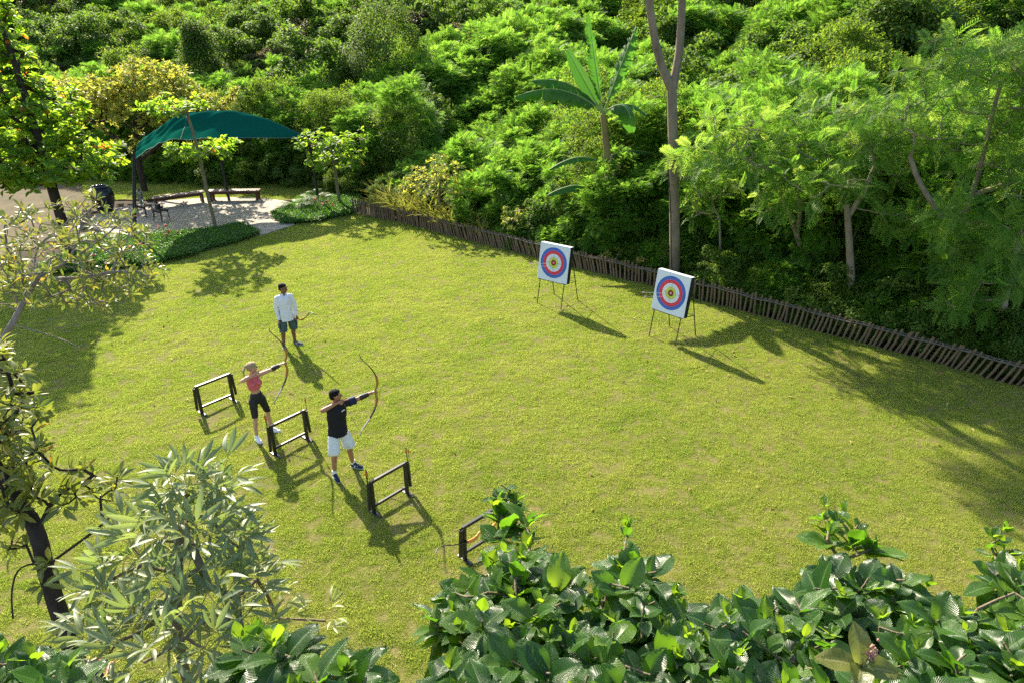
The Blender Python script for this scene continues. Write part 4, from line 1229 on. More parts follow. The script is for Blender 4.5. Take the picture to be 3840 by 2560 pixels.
# ---------------------------------------------------------------- the archers share a pose
def archer(name, loc, f, label, skin, H=1.78, fem=False):
    k = H / 1.78; root = empty(name, (loc[0], loc[1], 0), 0, label, 'person'); to_world(root, f)
    rz = root.rotation_euler.z; Mi = np.array(Matrix.Rotation(-rz, 3, 'Z'))
    return root, k, lambda w: Mi @ (np.array([w[0], w[1], 0.0]) - np.array([loc[0], loc[1], 0.0]))


def body_archer(root, k, fem, skin, rear, rtoe, front, ftoe, lean=0.0):
    """local: chest +Y, target side -X. returns key joints"""
    mb = MB()
    w = .9 if fem else 1.0
    hip = np.array([(rear[0] + front[0]) / 2 * .55, (rear[1] + front[1]) / 2 + .03, .93 * k])
    ch = hip + [lean, .0, .40 * k]
    sR, sL = ch + [.14 * w * k, -.02, .085 * k], ch + [-.17 * w * k, .0, .085 * k]
    neck = ch + [0, -.01, .15 * k]; hd = neck + [-.012, .03, .155 * k]
    # torso
    hw = 1.25 if fem else 1.3
    caps(mb, hip + [0, 0, -.02], hip + [0, 0, .06], .098 * w * k * (1.06 if fem else 1), .095 * w * k, hw + (.08 if fem else .0))
    caps(mb, hip + [lean * .3, 0, .09 * k], hip + [lean * .55, 0, .2 * k], .088 * w * k, .088 * w * k, 1.18 if fem else 1.38)
    caps(mb, hip + [lean * .7, .005, .24 * k], ch, .100 * w * k, .108 * w * k, 1.3 if fem else 1.5)
    caps(mb, sR + [-.03, 0, 0], sL + [.03, 0, 0], .066 * w * k, .066 * w * k)
    caps(mb, ch + [0, -.02, .08], neck, .078 * w * k, .055 * w * k, 1.25); caps(mb, neck, hd + [0, -.02, -.03], .052 * w * k, .05 * w * k)
    if fem:
        for q in (-1, 1): ell(mb, ch + [q * .066, .085, -.03], (.062, .048, .058))
    # legs
    for sgn, heel, toe in ((1, rear, rtoe), (-1, front, ftoe)):
        d = unit(toe - heel); an = heel + d * .055 + [0, 0, .08]; hj = hip + [sgn * .095 * k, 0, -.05 * k]
        kn = (hj + an) / 2 + d * .035 + [0, 0, .03 * k]
        caps(mb, hj, kn + [0, 0, .04], .088 * w * k, .058 * w * k); caps(mb, kn + [0, 0, .05], kn - [0, 0, .05], .056 * w * k, .05 * w * k)
        ca = kn * .72 + an * .28 - d * .018; caps(mb, kn, ca, .050 * w * k, .056 * w * k); caps(mb, ca, an, .054 * w * k, .034 * w * k)
        caps(mb, an, heel + d * .14 + [0, 0, .045], .036, .034)
    # bow arm straight out, draw arm folded to the chin
    wL = sL + [-.53 * k, .015, .045 * k]; eL = (sL + wL) / 2 + [0, .0, -.012]
    caps(mb, sL, eL, .055 * w * k, .042 * w * k); caps(mb, eL, (eL + wL) / 2, .043 * w * k, .04 * w * k); caps(mb, (eL + wL) / 2, wL, .039 * w * k, .027 * w * k)
    hand(mb, wL, (-1, .0, .1), (0.15, .25, -1), 1 if True else -1, .85, k * (.93 if fem else 1))
    anchor = hd + [-.075, .085, -.095]
    eR = sR + [.13 * k, .06, .02 * k]; wR = anchor + [.095, -.0, -.005]
    caps(mb, sR, eR, .056 * w * k, .044 * w * k); m_ = eR * .6 + wR * .4; caps(mb, eR, m_, .044 * w * k, .04 * w * k); caps(mb, m_, wR, .039 * w * k, .027 * w * k)
    hand(mb, wR, unit(anchor - wR + [0, .02, 0]), (0, -1, .1), -1, .85, k * (.93 if fem else 1))
    face = unit(np.array([-1, .22, .0]))
    P, Rm = head(mb, hd, face, 1.0 * (0.96 if fem else 1.0), fem)
    body = fuse(mb, 'body', skin, root, .0065, 5)
    eyes(P, Rm, root)
    grip = wL + np.array([-.085 * k, .012, .012])
    return dict(hip=hip, ch=ch, sR=sR, sL=sL, neck=neck, hd=hd, P=P, Rm=Rm, wL=wL, eL=eL, anchor=anchor, grip=grip, eR=eR)


def short_hair(root, P, Rm, S=1.0, name='hair'):
    mb = MB(); g = np.random.default_rng(3)
    ell(mb, P(0, -.024, .052), np.array([.081, .096, .079]) * S, Rm); ell(mb, P(0, .03, .088), np.array([.06, .05, .032]) * S, Rm)
    ell(mb, P(0, -.06, .0), np.array([.068, .055, .07]) * S, Rm)
    for q in range(26):
        u = rand_unit(1, g)[0]; u[2] = abs(u[2]) * .8 + .2
        ell(mb, P(u[0] * .065, u[1] * .08 - .02, .055 + u[2] * .065), np.array([.018, .018, .014]) * S, Rm)
    return fuse(mb, name, M_hairblk, root, .006, 2, disp=lambda V: .0015 * np.sin(V[:, 0] * 220 + 3 * np.sin(V[:, 2] * 90)) + .0012 * np.sin(V[:, 1] * 260))


def guard(root, a, b, m):
    a = np.array(a); b = np.array(b); mb = MB()
    mb.tube([a, a * .75 + b * .25, a * .5 + b * .5, b], [.049, .052, .049, .040], 16, cap=False); mb.tube([a, a * .75 + b * .25, a * .5 + b * .5, b], [.046, .049, .046, .037], 16, cap=False)
    o = mb.build('arm_guard', m, root)
    mb = MB()
    for q in (.15, .5, .85):
        c = a * (1 - q) + b * q; t_ = unit(b - a) * .012; mb.tube([c - t_, c + t_], .054 - q * .011, 16, cap=False)
    mb.build('strap', M_black, o)


# ---------------------------------------------------------------- man in black shirt and white shorts
M_skinA = mat_skin('tanned skin', (.36, .165, .085)); M_skinW = mat_skin('fair skin', (.52, .285, .185)); M_skinB = mat_skin('brown skin', (.20, .085, .042))
M_shirtK = mat_plain('black sports shirt', (.009, .009, .012), .75, .3, 0, .2, 12, .2, 300)
M_shirtN = mat_plain('navy sleeve', (.012, .014, .045), .7, .3, 0, .2, 12, .2, 300)
M_shortsW = mat_plain('white shorts', (.68, .68, .67), .8, .2, 0, .04, 5, .2, 200)
M_shoeN = mat_plain('navy knit shoe', (.014, .022, .05), .75, .2, 0, .3, 60, .3, 300)
M_shoeW = mat_plain('white shoe', (.74, .74, .74), .6, .3, 0, .03, 20, .15, 200)
M_shoeG = mat_plain('grey shoe', (.11, .105, .12), .75, .2, 0, .2, 60, .3, 300)
M_sockW = mat_plain('white sock', (.72, .71, .70), .9); M_sockK = mat_plain('black sock', (.015, .015, .017), .9)
M_mark = mat_plain('white print', (.75, .75, .76), .6)
M_leather = mat_bark('dark leather', (.02, .013, .01), (.05, .033, .025), 16, .5, .4, .45)
M_pink = mat_plain('coral pink knit', (.60, .125, .13), .75, .25, 0, .06, 14, .2, 250)
M_bikeK = mat_plain('black cycling shorts', (.010, .010, .012), .55, .35, 0, .2, 14, .1, 250)
M_teal = mat_plain('grey teal cargo cotton', (.062, .098, .10), .85, .2, 0, .16, 10, .3, 180)
M_shirtW = mat_plain('white long sleeved shirt', (.70, .70, .72), .8, .2, 0, .03, 6, .2, 200)
M_bluep = mat_plain('blue side panel', (.012, .09, .38), .8, .2, 0, .05, 6, .1)

locA = (-3.155, 11.085); dA = unit(np.array([.80, .60])); fA = np.array([dA[1], -dA[0]])
man, kA, toL = archer('person', locA, fA, 'man in a black shirt and white shorts drawing a recurve bow', None)
rear, rtoe, front, ftoe = toL((-3.31, 10.99)), toL((-3.16, 10.76)), toL((-3.06, 11.30)), toL((-2.80, 11.22))
J = body_archer(man, 1.0, False, M_skinA, rear, rtoe, front, ftoe, -.02)
short_hair(man, J['P'], J['Rm'])
for h_, t_ in ((rear, rtoe), (front, ftoe)): shoe(man, h_, t_, M_shoeN, M_mark, M_sole, M_sockW, .165)
mb = MB(); hip, ch = J['hip'], J['ch']
caps(mb, hip + [0, -.003, -.16], hip + [0, 0, .06], .136, .122, 1.46); caps(mb, hip + [0, 0, .08], ch, .118, .125, 1.48)
caps(mb, J['sR'] + [-.02, 0, 0], J['sL'] + [.02, 0, 0], .080, .080); caps(mb, ch + [0, -.02, .09], J['neck'] + [0, -.005, -.025], .088, .062, 1.3)
caps(mb, J['sL'], J['sL'] * .62 + J['eL'] * .38, .076, .074); caps(mb, J['sR'], J['sR'] * .72 + J['eR'] * .28 + [0, 0, -.004], .072, .066)
armL = unit(J['eL'] - J['sL'])
sh = fuse(mb, 'shirt', M_shirtK, man, .008, 4, [((0, 0, hip[2] - .10), (0, 0, -1)), (J['sL'] + armL * .175, armL), (J['sR'] + np.array([.075, 0, 0]), (1, -.25, .3)), (J['neck'] + np.array([0, 0, .012]), (0, -.25, 1))], wrinkle(.0038, 24))
mb = MB(); a_ = J['sL'] + armL * .07; b_ = J['sL'] + armL * .20; mb.tube([a_, a_ * .5 + b_ * .5, b_], [.082, .081, .080], 20, cap=False); mb.tube([a_, b_], [.079, .077], 20, cap=False); mb.build('sleeve', M_shirtN, man)
mb = MB(); c_ = ch + np.array([-.085, .128, .035]); mb.box(c_, (.045, .006, .02), np.array(Matrix.Rotation(R(-12), 3, 'X'))); mb.box(c_ + [.03, .0, -.012], (.03, .006, .014)); mb.build('chest_print', M_mark, sh, False)
mb = MB()
caps(mb, hip + [0, 0, .0], hip + [0, 0, -.07], .115, .122, 1.32)
for sgn, heel, toe in ((1, rear, rtoe), (-1, front, ftoe)):
    d = unit(toe - heel); an = heel + d * .055 + [0, 0, .08]; hj = hip + [sgn * .095, 0, -.05]; kn = (hj + an) / 2 + d * .035 + [0, 0, .03]
    caps(mb, hj * .8 + kn * .2, hj * .12 + kn * .88, .098, .112, 1.05)
st_ = fuse(mb, 'shorts', M_shortsW, man, .008, 3, [((0, 0, hip[2] - .42), (0, 0, -1)), ((0, 0, hip[2] + .04), (0, 0, 1))],
           lambda V: .005 * np.sin(np.arctan2(V[:, 1], V[:, 0]) * 9) * np.clip((hip[2] - V[:, 2]) / .4, 0, 1) + .0015 * np.sin(V[:, 2] * 60))
mb = MB(); kn = hip + [-.10, .13, -.355]; mb.bar(kn, kn + [-.035, -.004, .012], .004, .01, (0, 1, 0)); mb.build('logo_print', M_black, st_)
guard(man, J['eL'] + armL * .02 + [0, 0, .004], J['eL'] * .25 + J['wL'] * .75, M_leather)
bowA = make_bow('recurve_bow', 'drawn recurve bow with an amber wooden handle held by the man in white shorts', draw=[-.62, 0, .0])
dist = np.linalg.norm(J['grip'] - J['anchor'])
bpy.data.objects.remove([c for c in bowA.children if c.name.startswith('string')][0])
MB().tube([[-.340 + .02, 0, .78], [-dist, 0, .012], [-.340 + .02, 0, -.78]], .0024, 6).build('string', M_string, bowA)
bow_and_arrow(bowA, fA, (*locA, 0), J['grip'], J['anchor'], 'pale arrow nocked on the bow of the man in white shorts', None)

# ---------------------------------------------------------------- woman
locW = (-5.02, 12.335); dW = unit(np.array([.66, .75])); fW = np.array([dW[1], -dW[0]])
wom, kW, toL = archer('person', locW, fW, 'woman in a coral sports top and black cycling shorts drawing a recurve bow', None, 1.70)
rear, rtoe, front, ftoe = toL((-5.17, 12.27)), toL((-5.0, 12.08)), toL((-4.98, 12.57)), toL((-4.73, 12.50))
J = body_archer(wom, kW, True, M_skinW, rear, rtoe, front, ftoe, .01)
hip, ch = J['hip'], J['ch']; P, Rm = J['P'], J['Rm']
mb = MB(); ell(mb, P(0, -.02, .045), (.080, .098, .082), Rm); ell(mb, P(0, .035, .085), (.055, .045, .028), Rm); ell(mb, P(0, -.055, .0), (.066, .05, .06), Rm)
ell(mb, P(0, -.125, .055), (.026, .03, .026), Rm)
for q in range(5):
    x_ = (q - 2) * .009; caps(mb, P(x_, -.14, .05), P(x_ * 1.6, -.185, -.01 - .004 * q), .015, .017); caps(mb, P(x_ * 1.6, -.185, -.01), P(x_ * 1.2, -.18 - .008 * (q % 2), -.105 - .01 * q), .016, .006)
fuse(mb, 'hair', M_hairbl, wom, .006, 2, disp=lambda V: .0016 * np.sin(V[:, 2] * 260 + V[:, 0] * 90))
for h_, t_ in ((rear, rtoe), (front, ftoe)): shoe(wom, h_, t_, M_shoeW, None, M_shoeW)
k = kW; w = .9
mb = MB(); caps(mb, hip + [.01, .005, .26 * k], ch, .098, .104, 1.31)
for q in (-1, 1): ell(mb, ch + [q * .066, .088, -.03], (.066, .052, .062))
for q in (-1, 1): mb.tube([ch + [q * .075, .085, .02], ch + [q * .085, .05, .135], ch + [q * .08, -.03, .155], ch + [q * .06, -.085, .06]], [.018, .016, .016, .018], 8, flat=.6)
fuse(mb, 'sports_top', M_pink, wom, .006, 3, [((0, 0, ch[2] - .17), (0, 0, -1))], wrinkle(.001))
mb = MB(); caps(mb, hip + [0, 0, .06], hip + [0, 0, .09], .096, .089, 1.28); caps(mb, hip + [0, 0, .05], hip + [0, 0, -.04], .099, .102, 1.35)
for sgn, heel, toe in ((1, rear, rtoe), (-1, front, ftoe)):
    d = unit(toe - heel); an = heel + d * .055 + [0, 0, .08]; hj = hip + [sgn * .095 * k, 0, -.05 * k]; kn = (hj + an) / 2 + d * .035 + [0, 0, .03 * k]
    caps(mb, hj, kn + [0, 0, .03], .086, .061)
fuse(mb, 'cycling_shorts', M_bikeK, wom, .006, 3, [((0, 0, hip[2] - .36), (0, 0, -1)), ((0, 0, hip[2] + .13), (0, 0, 1))], wrinkle(.0008))
guard(wom, J['eL'] + [-.01, 0, .004], J['eL'] * .3 + J['wL'] * .7, M_leather)
bowW = make_bow('recurve_bow', 'drawn recurve bow with an amber wooden handle held by the woman', draw=[-.62, 0, .0])
bpy.data.objects.remove([c for c in bowW.children if c.name.startswith('string')][0])
dist = np.linalg.norm(J['grip'] - J['anchor']); MB().tube([[-.32, 0, .78], [-dist, 0, .012], [-.32, 0, -.78]], .0024, 6).build('string', M_string, bowW)
bow_and_arrow(bowW, fW, (*locW, 0), J['grip'], J['anchor'], 'pale arrow nocked on the bow of the woman in the coral top', None)

# ---------------------------------------------------------------- man in white long sleeves
locB = (-5.68, 16.60); fB = unit(np.array([.52, -.85]))
coach = empty('person', (*locB, 0), 0, 'man in a white long sleeved shirt and teal cargo shorts standing with a lowered bow', 'person'); to_world(coach, fB)
Mi = np.array(Matrix.Rotation(-coach.rotation_euler.z, 3, 'Z')); toL = lambda p: Mi @ (np.array([p[0], p[1], 0.0]) - np.array([*locB, 0.0]))
rh, rt, lh, lt = toL((-5.86, 16.58)), toL((-5.70, 16.34)), toL((-5.66, 16.80)), toL((-5.38, 16.70))
mb = MB(); hip = np.array([0.0, .03, .92]); ch = hip + [0.0, .0, .40]; sR, sL = ch + [.165, -.01, .06], ch + [-.165, -.01, .06]; neck = ch + [0, -.015, .145]; hd = neck + [-.01, .035, .15]
caps(mb, hip + [0, 0, -.02], hip + [0, 0, .06], .1, .1, 1.35); caps(mb, hip + [0, 0, .08], ch, .1, .11, 1.5); caps(mb, sR, sL, .06, .06); caps(mb, ch + [0, -.02, .08], neck, .08, .055, 1.25); caps(mb, neck, hd + [0, -.02, -.03], .053, .051)
legs = []
for sgn, heel, toe in ((1, rh, rt), (-1, lh, lt)):
    d = unit(toe - heel); an = heel + d * .055 + [0, 0, .08]; hj = hip + [sgn * .095, 0, -.05]; kn = (hj + an) / 2 + d * .03 + [0, 0, .03]; legs.append((hj, kn))
    caps(mb, hj, kn, .09, .058); ca = kn * .72 + an * .28 - d * .02; caps(mb, kn, ca, .053, .058); caps(mb, ca, an, .055, .035); caps(mb, an, heel + d * .14 + [0, 0, .045], .036, .034)
wR = sR + [.045, .06, -.535]; eR = (sR + wR) / 2 + [.035, -.03, .02]; wL = sL + [-.05, .10, -.50]; eL = (sL + wL) / 2 + [-.045, -.03, .02]
for s_, e_, w_ in ((sR, eR, wR), (sL, eL, wL)): caps(mb, s_, e_, .056, .043); caps(mb, e_, w_, .044, .028)
hand(mb, wR, (.0, .12, -1), (-1, .1, 0), 1, .28); hand(mb, wL, (-.25, .35, -.9), (1, .1, 0), -1, .85)
P, Rm = head(mb, hd, unit(np.array([-.80, .6, -.02])), 1.0)
fuse(mb, 'body', M_skinB, coach, .0065, 5); eyes(P, Rm, coach); short_hair(coach, P, Rm)
mb = MB(); caps(mb, hip + [0, 0, -.20], hip + [0, 0, .06], .136, .122, 1.46); caps(mb, hip + [0, 0, .08], ch, .120, .126, 1.42); caps(mb, sR * [.92, 1, 1], sL * [.92, 1, 1], .066, .066); caps(mb, ch + [0, -.02, .07], neck + [0, 0, -.02], .09, .06, 1.5)
shw = fuse(mb, 'shirt', M_shirtW, coach, .008, 4, [((0, 0, hip[2] - .13), (0, -.1, -1)), (neck + np.array([0, 0, .004]), (0, -.3, 1))], wrinkle(.005, 24))
for s_, e_, w_ in ((sR, eR, wR), (sL, eL, wL)):
    mb = MB(); caps(mb, s_ + [0, 0, -.005], e_, .066, .054); caps(mb, e_, w_ + (w_ - e_) * .1, .054, .038); dw = unit(w_ - e_)
    fuse(mb, 'sleeve', M_shirtW, shw, .007, 4, [(w_ + dw * .01, dw)], wrinkle(.003, 40))
mb = MB(); mb.tube([hip + [.168, .03, .14], hip + [.178, .02, .0], hip + [.182, .0, -.13]], [.012, .022, .026], 8, flat=.5); mb.build('side_panel', M_bluep, shw)
mb = MB(); caps(mb, hip + [0, 0, .0], hip + [0, 0, -.07], .112, .120, 1.32)
for hj, kn in legs: caps(mb, hj * .8 + kn * .2, kn + (kn - hj) * .06, .096, .098, 1.05)
stt = fuse(mb, 'cargo_shorts', M_teal, coach, .008, 3, [((0, 0, legs[0][1][2] - .02), (0, 0, -1)), ((0, 0, hip[2] + .05), (0, 0, 1))], wrinkle(.003, 40))
for sgn, (hj, kn) in zip((1, -1), legs):
    c_ = hj * .42 + kn * .58 + [sgn * .103, .01, 0]; MB().box(c_, (.03, .13, .17), bev=.012).build('cargo_pocket', M_teal, stt)
for h_, t_ in ((rh, rt), (lh, lt)): shoe(coach, h_, t_, M_shoeG, M_mark, M_sole, M_sockK, .13)
bowC = make_bow('recurve_bow', 'relaxed recurve bow held level by the man in white long sleeves')
gw = np.array(Matrix.Rotation(coach.rotation_euler.z, 3, 'Z')) @ (wL + np.array([-.02, .05, -.075])) + np.array([*locB, 0])
zz = unit(np.array([.70, -.62, .26])); xx = np.array([0.05, .1, -1.0]); xx = unit(xx - zz * (xx @ zz)); yy = np.cross(zz, xx)
m4 = Matrix.Identity(4); gw = gw + zz * .0
for r_ in range(3): m4[r_][0], m4[r_][1], m4[r_][2], m4[r_][3] = xx[r_], yy[r_], zz[r_], gw[r_]
bowC.matrix_world = m4

# ---------------------------------------------------------------- onlooker under the leaning trunk, nearly hidden by leaves
hz = at_z(167, 1483, 1.62)
onl = empty('person', (hz[0], hz[1], 0), 0, 'person in dark clothes standing by the dark leaning trunk, mostly hidden by leaves', 'person'); to_world(onl, unit(np.array([.3, 1.0])))
mb = MB(); hip = np.array([0, 0, .88]); ch = hip + [0, 0, .38]; sR, sL = ch + [.18, 0, .07], ch + [-.18, 0, .07]; neck = ch + [0, 0, .14]; hd = neck + [0, .03, .15]
caps(mb, hip, ch, .1, .11, 1.4); caps(mb, sR, sL, .06, .06); caps(mb, ch + [0, 0, .08], hd - [0, .02, .03], .07, .05)
for sg in (1, -1):
    caps(mb, hip + [sg * .1, 0, -.04], [sg * .11, .03, .48], .085, .057); caps(mb, [sg * .11, .03, .48], [sg * .11, 0, .08], .056, .036); caps(mb, [sg * .11, 0, .05], [sg * .12, .14, .04], .036, .032)
    s_ = sR if sg > 0 else sL; e_ = s_ + [sg * .06, .0, -.27]; w_ = e_ + [-sg * .10, .19, .04]; caps(mb, s_, e_, .054, .042); caps(mb, e_, w_, .043, .028); hand(mb, w_, (-sg * .5, .8, 0), (0, 0, -1), sg, .4)
P, Rm = head(mb, hd, (0, 1, -.1)); fuse(mb, 'body', M_skinB, onl, .008, 4); eyes(P, Rm, onl); short_hair(onl, P, Rm)
mb = MB(); caps(mb, hip, ch, .118, .124, 1.42); caps(mb, sR, sL, .075, .075)
for sg, s_ in ((1, sR), (-1, sL)): caps(mb, s_, s_ + [sg * .05, 0, -.2], .07, .066)
fuse(mb, 'shirt', M_shirtN, onl, .009, 3, [((0, 0, .80), (0, 0, -1))], wrinkle(.002))
mb = MB(); caps(mb, hip + [0, 0, .02], hip - [0, 0, .05], .11, .115, 1.3)
for sg in (1, -1): caps(mb, hip + [sg * .1, 0, -.04], [sg * .11, .03, .45], .1, .085); caps(mb, [sg * .11, .03, .45], [sg * .11, 0, .1], .08, .06)
fuse(mb, 'trousers', M_bikeK, onl, .009, 3)
for sg in (1, -1): shoe(onl, np.array([sg * .11, -.05, 0]), np.array([sg * .13, .22, 0]), M_shoeG)
# ================================================================== TREES AND PLANTS
G = np.random.default_rng(2024)
M_gloss = mat_leaf('glossy broad leaf', [(0, (0.016, 0.055, 0.009)), (.5, (0.04, 0.105, 0.012)), (1, (0.09, 0.18, 0.018))],
                   [(0, (0.09, 0.27, 0.012)), (.5, (0.20, 0.44, 0.015)), (1, (0.40, 0.60, 0.02))], .42, .31, .6, .5, midrib=(0.10, 0.19, 0.05))
M_young = mat_leaf('young bronze green leaf', [(0, (0.10, 0.13, 0.025)), (1, (0.17, 0.18, 0.04))], [(0, (0.24, 0.30, 0.04)), (1, (0.34, 0.36, 0.06))], .38, .32, .5, .5, midrib=(.34, .32, .12))
M_silver = mat_leaf('silver green leaflet', [(0, (0.11, 0.155, 0.07)), (.6, (0.18, 0.225, 0.11)), (1, (0.25, 0.28, 0.10))],
                    [(0, (0.2, 0.31, 0.06)), (.6, (0.32, 0.42, 0.09)), (1, (0.48, 0.54, 0.10))], .38, .42, .6, .12, midrib=(.40, .42, .16))
M_petiole = mat_plain('yellow petiole', (.46, .42, .10), .5, .3, 0, .1, 10, 0)
M_olive = mat_leaf('olive leaf', [(0, (0.085, 0.115, 0.025)), (.6, (0.15, 0.175, 0.035)), (.93, (0.25, 0.23, 0.04)), (1, (0.42, 0.20, 0.03))],
                   [(0, (0.25, 0.34, 0.03)), (.6, (0.40, 0.46, 0.045)), (.93, (0.56, 0.52, 0.06)), (1, (0.6, 0.32, 0.04))], .36, .36, .5, midrib=(.26, .26, .08))
M_yell = mat_leaf('yellowing leaf', [(0, (0.09, 0.13, 0.03)), (.5, (0.17, 0.19, 0.035)), (.75, (0.36, 0.28, 0.03)), (1, (0.48, 0.20, 0.03))],
                  [(0, (0.2, 0.28, 0.04)), (.5, (0.36, 0.38, 0.05)), (.75, (0.6, 0.46, 0.05)), (1, (0.66, 0.3, 0.04))], .38, .4, .45)
M_almond = mat_leaf('almond leaf', [(0, (0.035, 0.10, 0.014)), (.6, (0.075, 0.17, 0.018)), (.985, (0.15, 0.23, 0.025)), (1, (0.45, 0.14, 0.02))],
                    [(0, (0.20, 0.44, 0.02)), (.6, (0.42, 0.64, 0.03)), (.985, (0.56, 0.70, 0.05)), (1, (0.6, 0.2, 0.03))], .58, .5, .25, .1)
M_banana = mat_leaf('banana leaf', [(0, (0.03, 0.09, 0.02)), (1, (0.06, 0.14, 0.025))], [(0, (0.08, 0.28, 0.02)), (1, (0.16, 0.42, 0.03))], .38, .5, .25, .15, midrib=(.2, .3, .08))
M_fern = mat_leaf('fern green', [(0, (0.035, 0.10, 0.018)), (1, (0.085, 0.17, 0.02))], [(0, (0.08, 0.25, 0.02)), (1, (0.2, 0.4, 0.03))], .42, .5, .3)
M_blade = mat_leaf('striped sword leaf', [(0, (0.06, 0.11, 0.02)), (1, (0.15, 0.19, 0.03))], [(0, (0.15, 0.26, 0.02)), (1, (0.32, 0.38, 0.05))], .4, .42, .45, edge=(.42, .38, .07))
M_tuft = mat_leaf('blue green grass blade', [(0, (0.05, 0.10, 0.03)), (1, (0.11, 0.17, 0.05))], [(0, (0.10, 0.22, 0.03)), (1, (0.24, 0.36, 0.08))], .4, .5, .3)
M_red = mat_plain('red flower', (.62, .03, .05), .6)
M_bkdark = mat_bark('dark rough bark', (.018, .013, .009), (.06, .045, .032), 9, .35, 1.0)
M_bkgrey = mat_bark('grey bark', (.13, .105, .085), (.31, .265, .22), 9, .3, .7)
M_bkbrown = mat_bark('brown green bark', (.11, .085, .05), (.22, .18, .11), 12, .3, .5)
M_bktall = mat_bark('smooth mottled bark', (.11, .08, .05), (.27, .215, .15), 3.0, .45, .5)
M_bkban = mat_bark('banana stem', (.13, .09, .035), (.30, .27, .09), 3, .25, .5)


def bez(p0, p1, p2, n):
    t = np.linspace(0, 1, n)[:, None]
    return (1 - t) ** 2 * np.array(p0) + 2 * t * (1 - t) * np.array(p1) + t ** 2 * np.array(p2)


def densify(pts, step):
    pts = np.asarray(pts, float); out = [pts[0]]
    for a, b in zip(pts[:-1], pts[1:]):
        n = max(1, int(np.linalg.norm(b - a) / step))
        for k in range(1, n + 1): out.append(a + (b - a) * k / n)
    return np.array(out)


def smooth_path(pts, it=2):
    p = np.asarray(pts, float)
    for _ in range(it):
        q = [p[0]]
        for a, b in zip(p[:-1], p[1:]): q += [a * .75 + b * .25, a * .25 + b * .75]
        q.append(p[-1]); p = np.array(q)
    return p


def grow(trunks, tips, r_tip, power, g, jit=.08, lift=.15, step=.25, rmin=None, free=0, n_thick=1):
    """joins every tip to the nearest wood by a bent twig; thickness follows the number of twigs carried.
    trunks: list of polylines starting at the ground (later ones start on an earlier one). returns MB, list of tip directions"""
    nodes, par = [], []
    paths = []
    for tr in trunks:
        P = densify(smooth_path(tr, 2), step); idx = []; n0 = len(nodes)
        for k, p in enumerate(P):
            if k == 0 and nodes:
                d = np.linalg.norm(np.array(nodes) - p, axis=1); pa = int(d.argmin())
                if d.min() < .12: idx = [pa]; last = pa; continue
            else: pa = (idx[-1] if idx else len(nodes) - 1) if k else -1
            nodes.append(p); par.append(pa); idx.append(len(nodes) - 1)
        if len(paths) and par[idx[0]] >= 0 and idx[0] >= n0: idx = [par[idx[0]]] + idx
        paths.append(idx)
        if len(paths) <= n_thick: thick_end = len(nodes)
    ntr = len(nodes); nth = thick_end
    dirs = [None] * len(tips)
    cen = np.array(nodes[:ntr]); tips = np.asarray(tips, float)
    dmin = np.array([np.linalg.norm(cen - t, axis=1).min() for t in tips])
    ends = []
    for i in np.argsort(dmin):
        t = tips[i]; A = np.array(nodes); lo = free if free < len(A) else 0
        dv = t - A; cost = np.linalg.norm(dv, axis=1) + .35 * np.clip(-dv[:, 2], 0, None); cost[:lo] += 50
        k = int(cost.argmin()); a = A[k]; L = np.linalg.norm(t - a)
        n = max(3, int(L / step) + 2)
        m = (a + t) / 2 + np.array([0, 0, lift * L]) * -.0 + g.normal(0, jit * L, 3) + np.array([0, 0, -lift * L * .5])
        P = bez(a, m, t, n); P[1:-1] += g.normal(0, jit * .25 * L / n, (n - 2, 3)); idx = [k]
        for p in P[1:]:
            nodes.append(p); par.append(idx[-1]); idx.append(len(nodes) - 1)
        paths.append(idx); ends.append((i, idx[-1])); dirs[i] = unit(P[-1] - P[-2])
    cnt = np.zeros(len(nodes))
    for i, e in ends:
        while e >= 0: cnt[e] += 1; e = par[e]
    cnt = np.maximum(cnt, 1); rad = r_tip * cnt ** power
    if rmin is not None:
        for k in range(nth): rad[k] = max(rad[k], rmin(np.array(nodes[k])))
    mb = MB(); A = np.array(nodes)
    for q, idx in enumerate(paths):
        rr = rad[idx].copy()
        if q >= len(trunks) and len(rr) > 1: rr[0] = min(rr[0], rr[1] * 1.25)
        mb.tube(A[idx], rr, 10 if rr.max() > .06 else (7 if rr.max() > .02 else 5))
    return mb, np.array(dirs)


def rosette(mb, tpl, P, D, g, n_leaf=(8, 12), up=.5, spread=1.0, size=(.8, 1.15), tint=(.5, .22), mat=0, lay=.0, droop=0.0, stemlen=0.0, e0=.25):
    """leaves whorled round each tip P with axis D"""
    for p, d in zip(P, D):
        k = g.integers(*n_leaf) if n_leaf[1] > n_leaf[0] else n_leaf[0]
        d = unit(d * .6 + np.array([0, 0, up])); x = unit(np.cross(d, [.3, .9, .1])); y = np.cross(d, x)
        a = np.arange(k) * 2.39996 + g.random() * 6; e = g.uniform(e0, 1.0, k) * spread
        dv = np.cos(a)[:, None] * x * e[:, None] + np.sin(a)[:, None] * y * e[:, None] + d * (1.0 - .62 * e)[:, None]
        dv = unit(dv + g.normal(0, .12, (k, 3)) - np.array([0, 0, droop]))
        nr = unit(d + g.normal(0, .22, (k, 3)) + np.array([0, 0, lay]) - dv * .0)
        M = frames(dv, nr) * g.uniform(*size, k)[:, None, None] * (1 - .25 * (e < .4 * spread))[:, None, None]
        pos = p - d * (stemlen * e)[:, None] + dv * .01
        mb.inst(tpl, M, pos, np.clip(g.normal(*tint, k), 0, 1), mat)


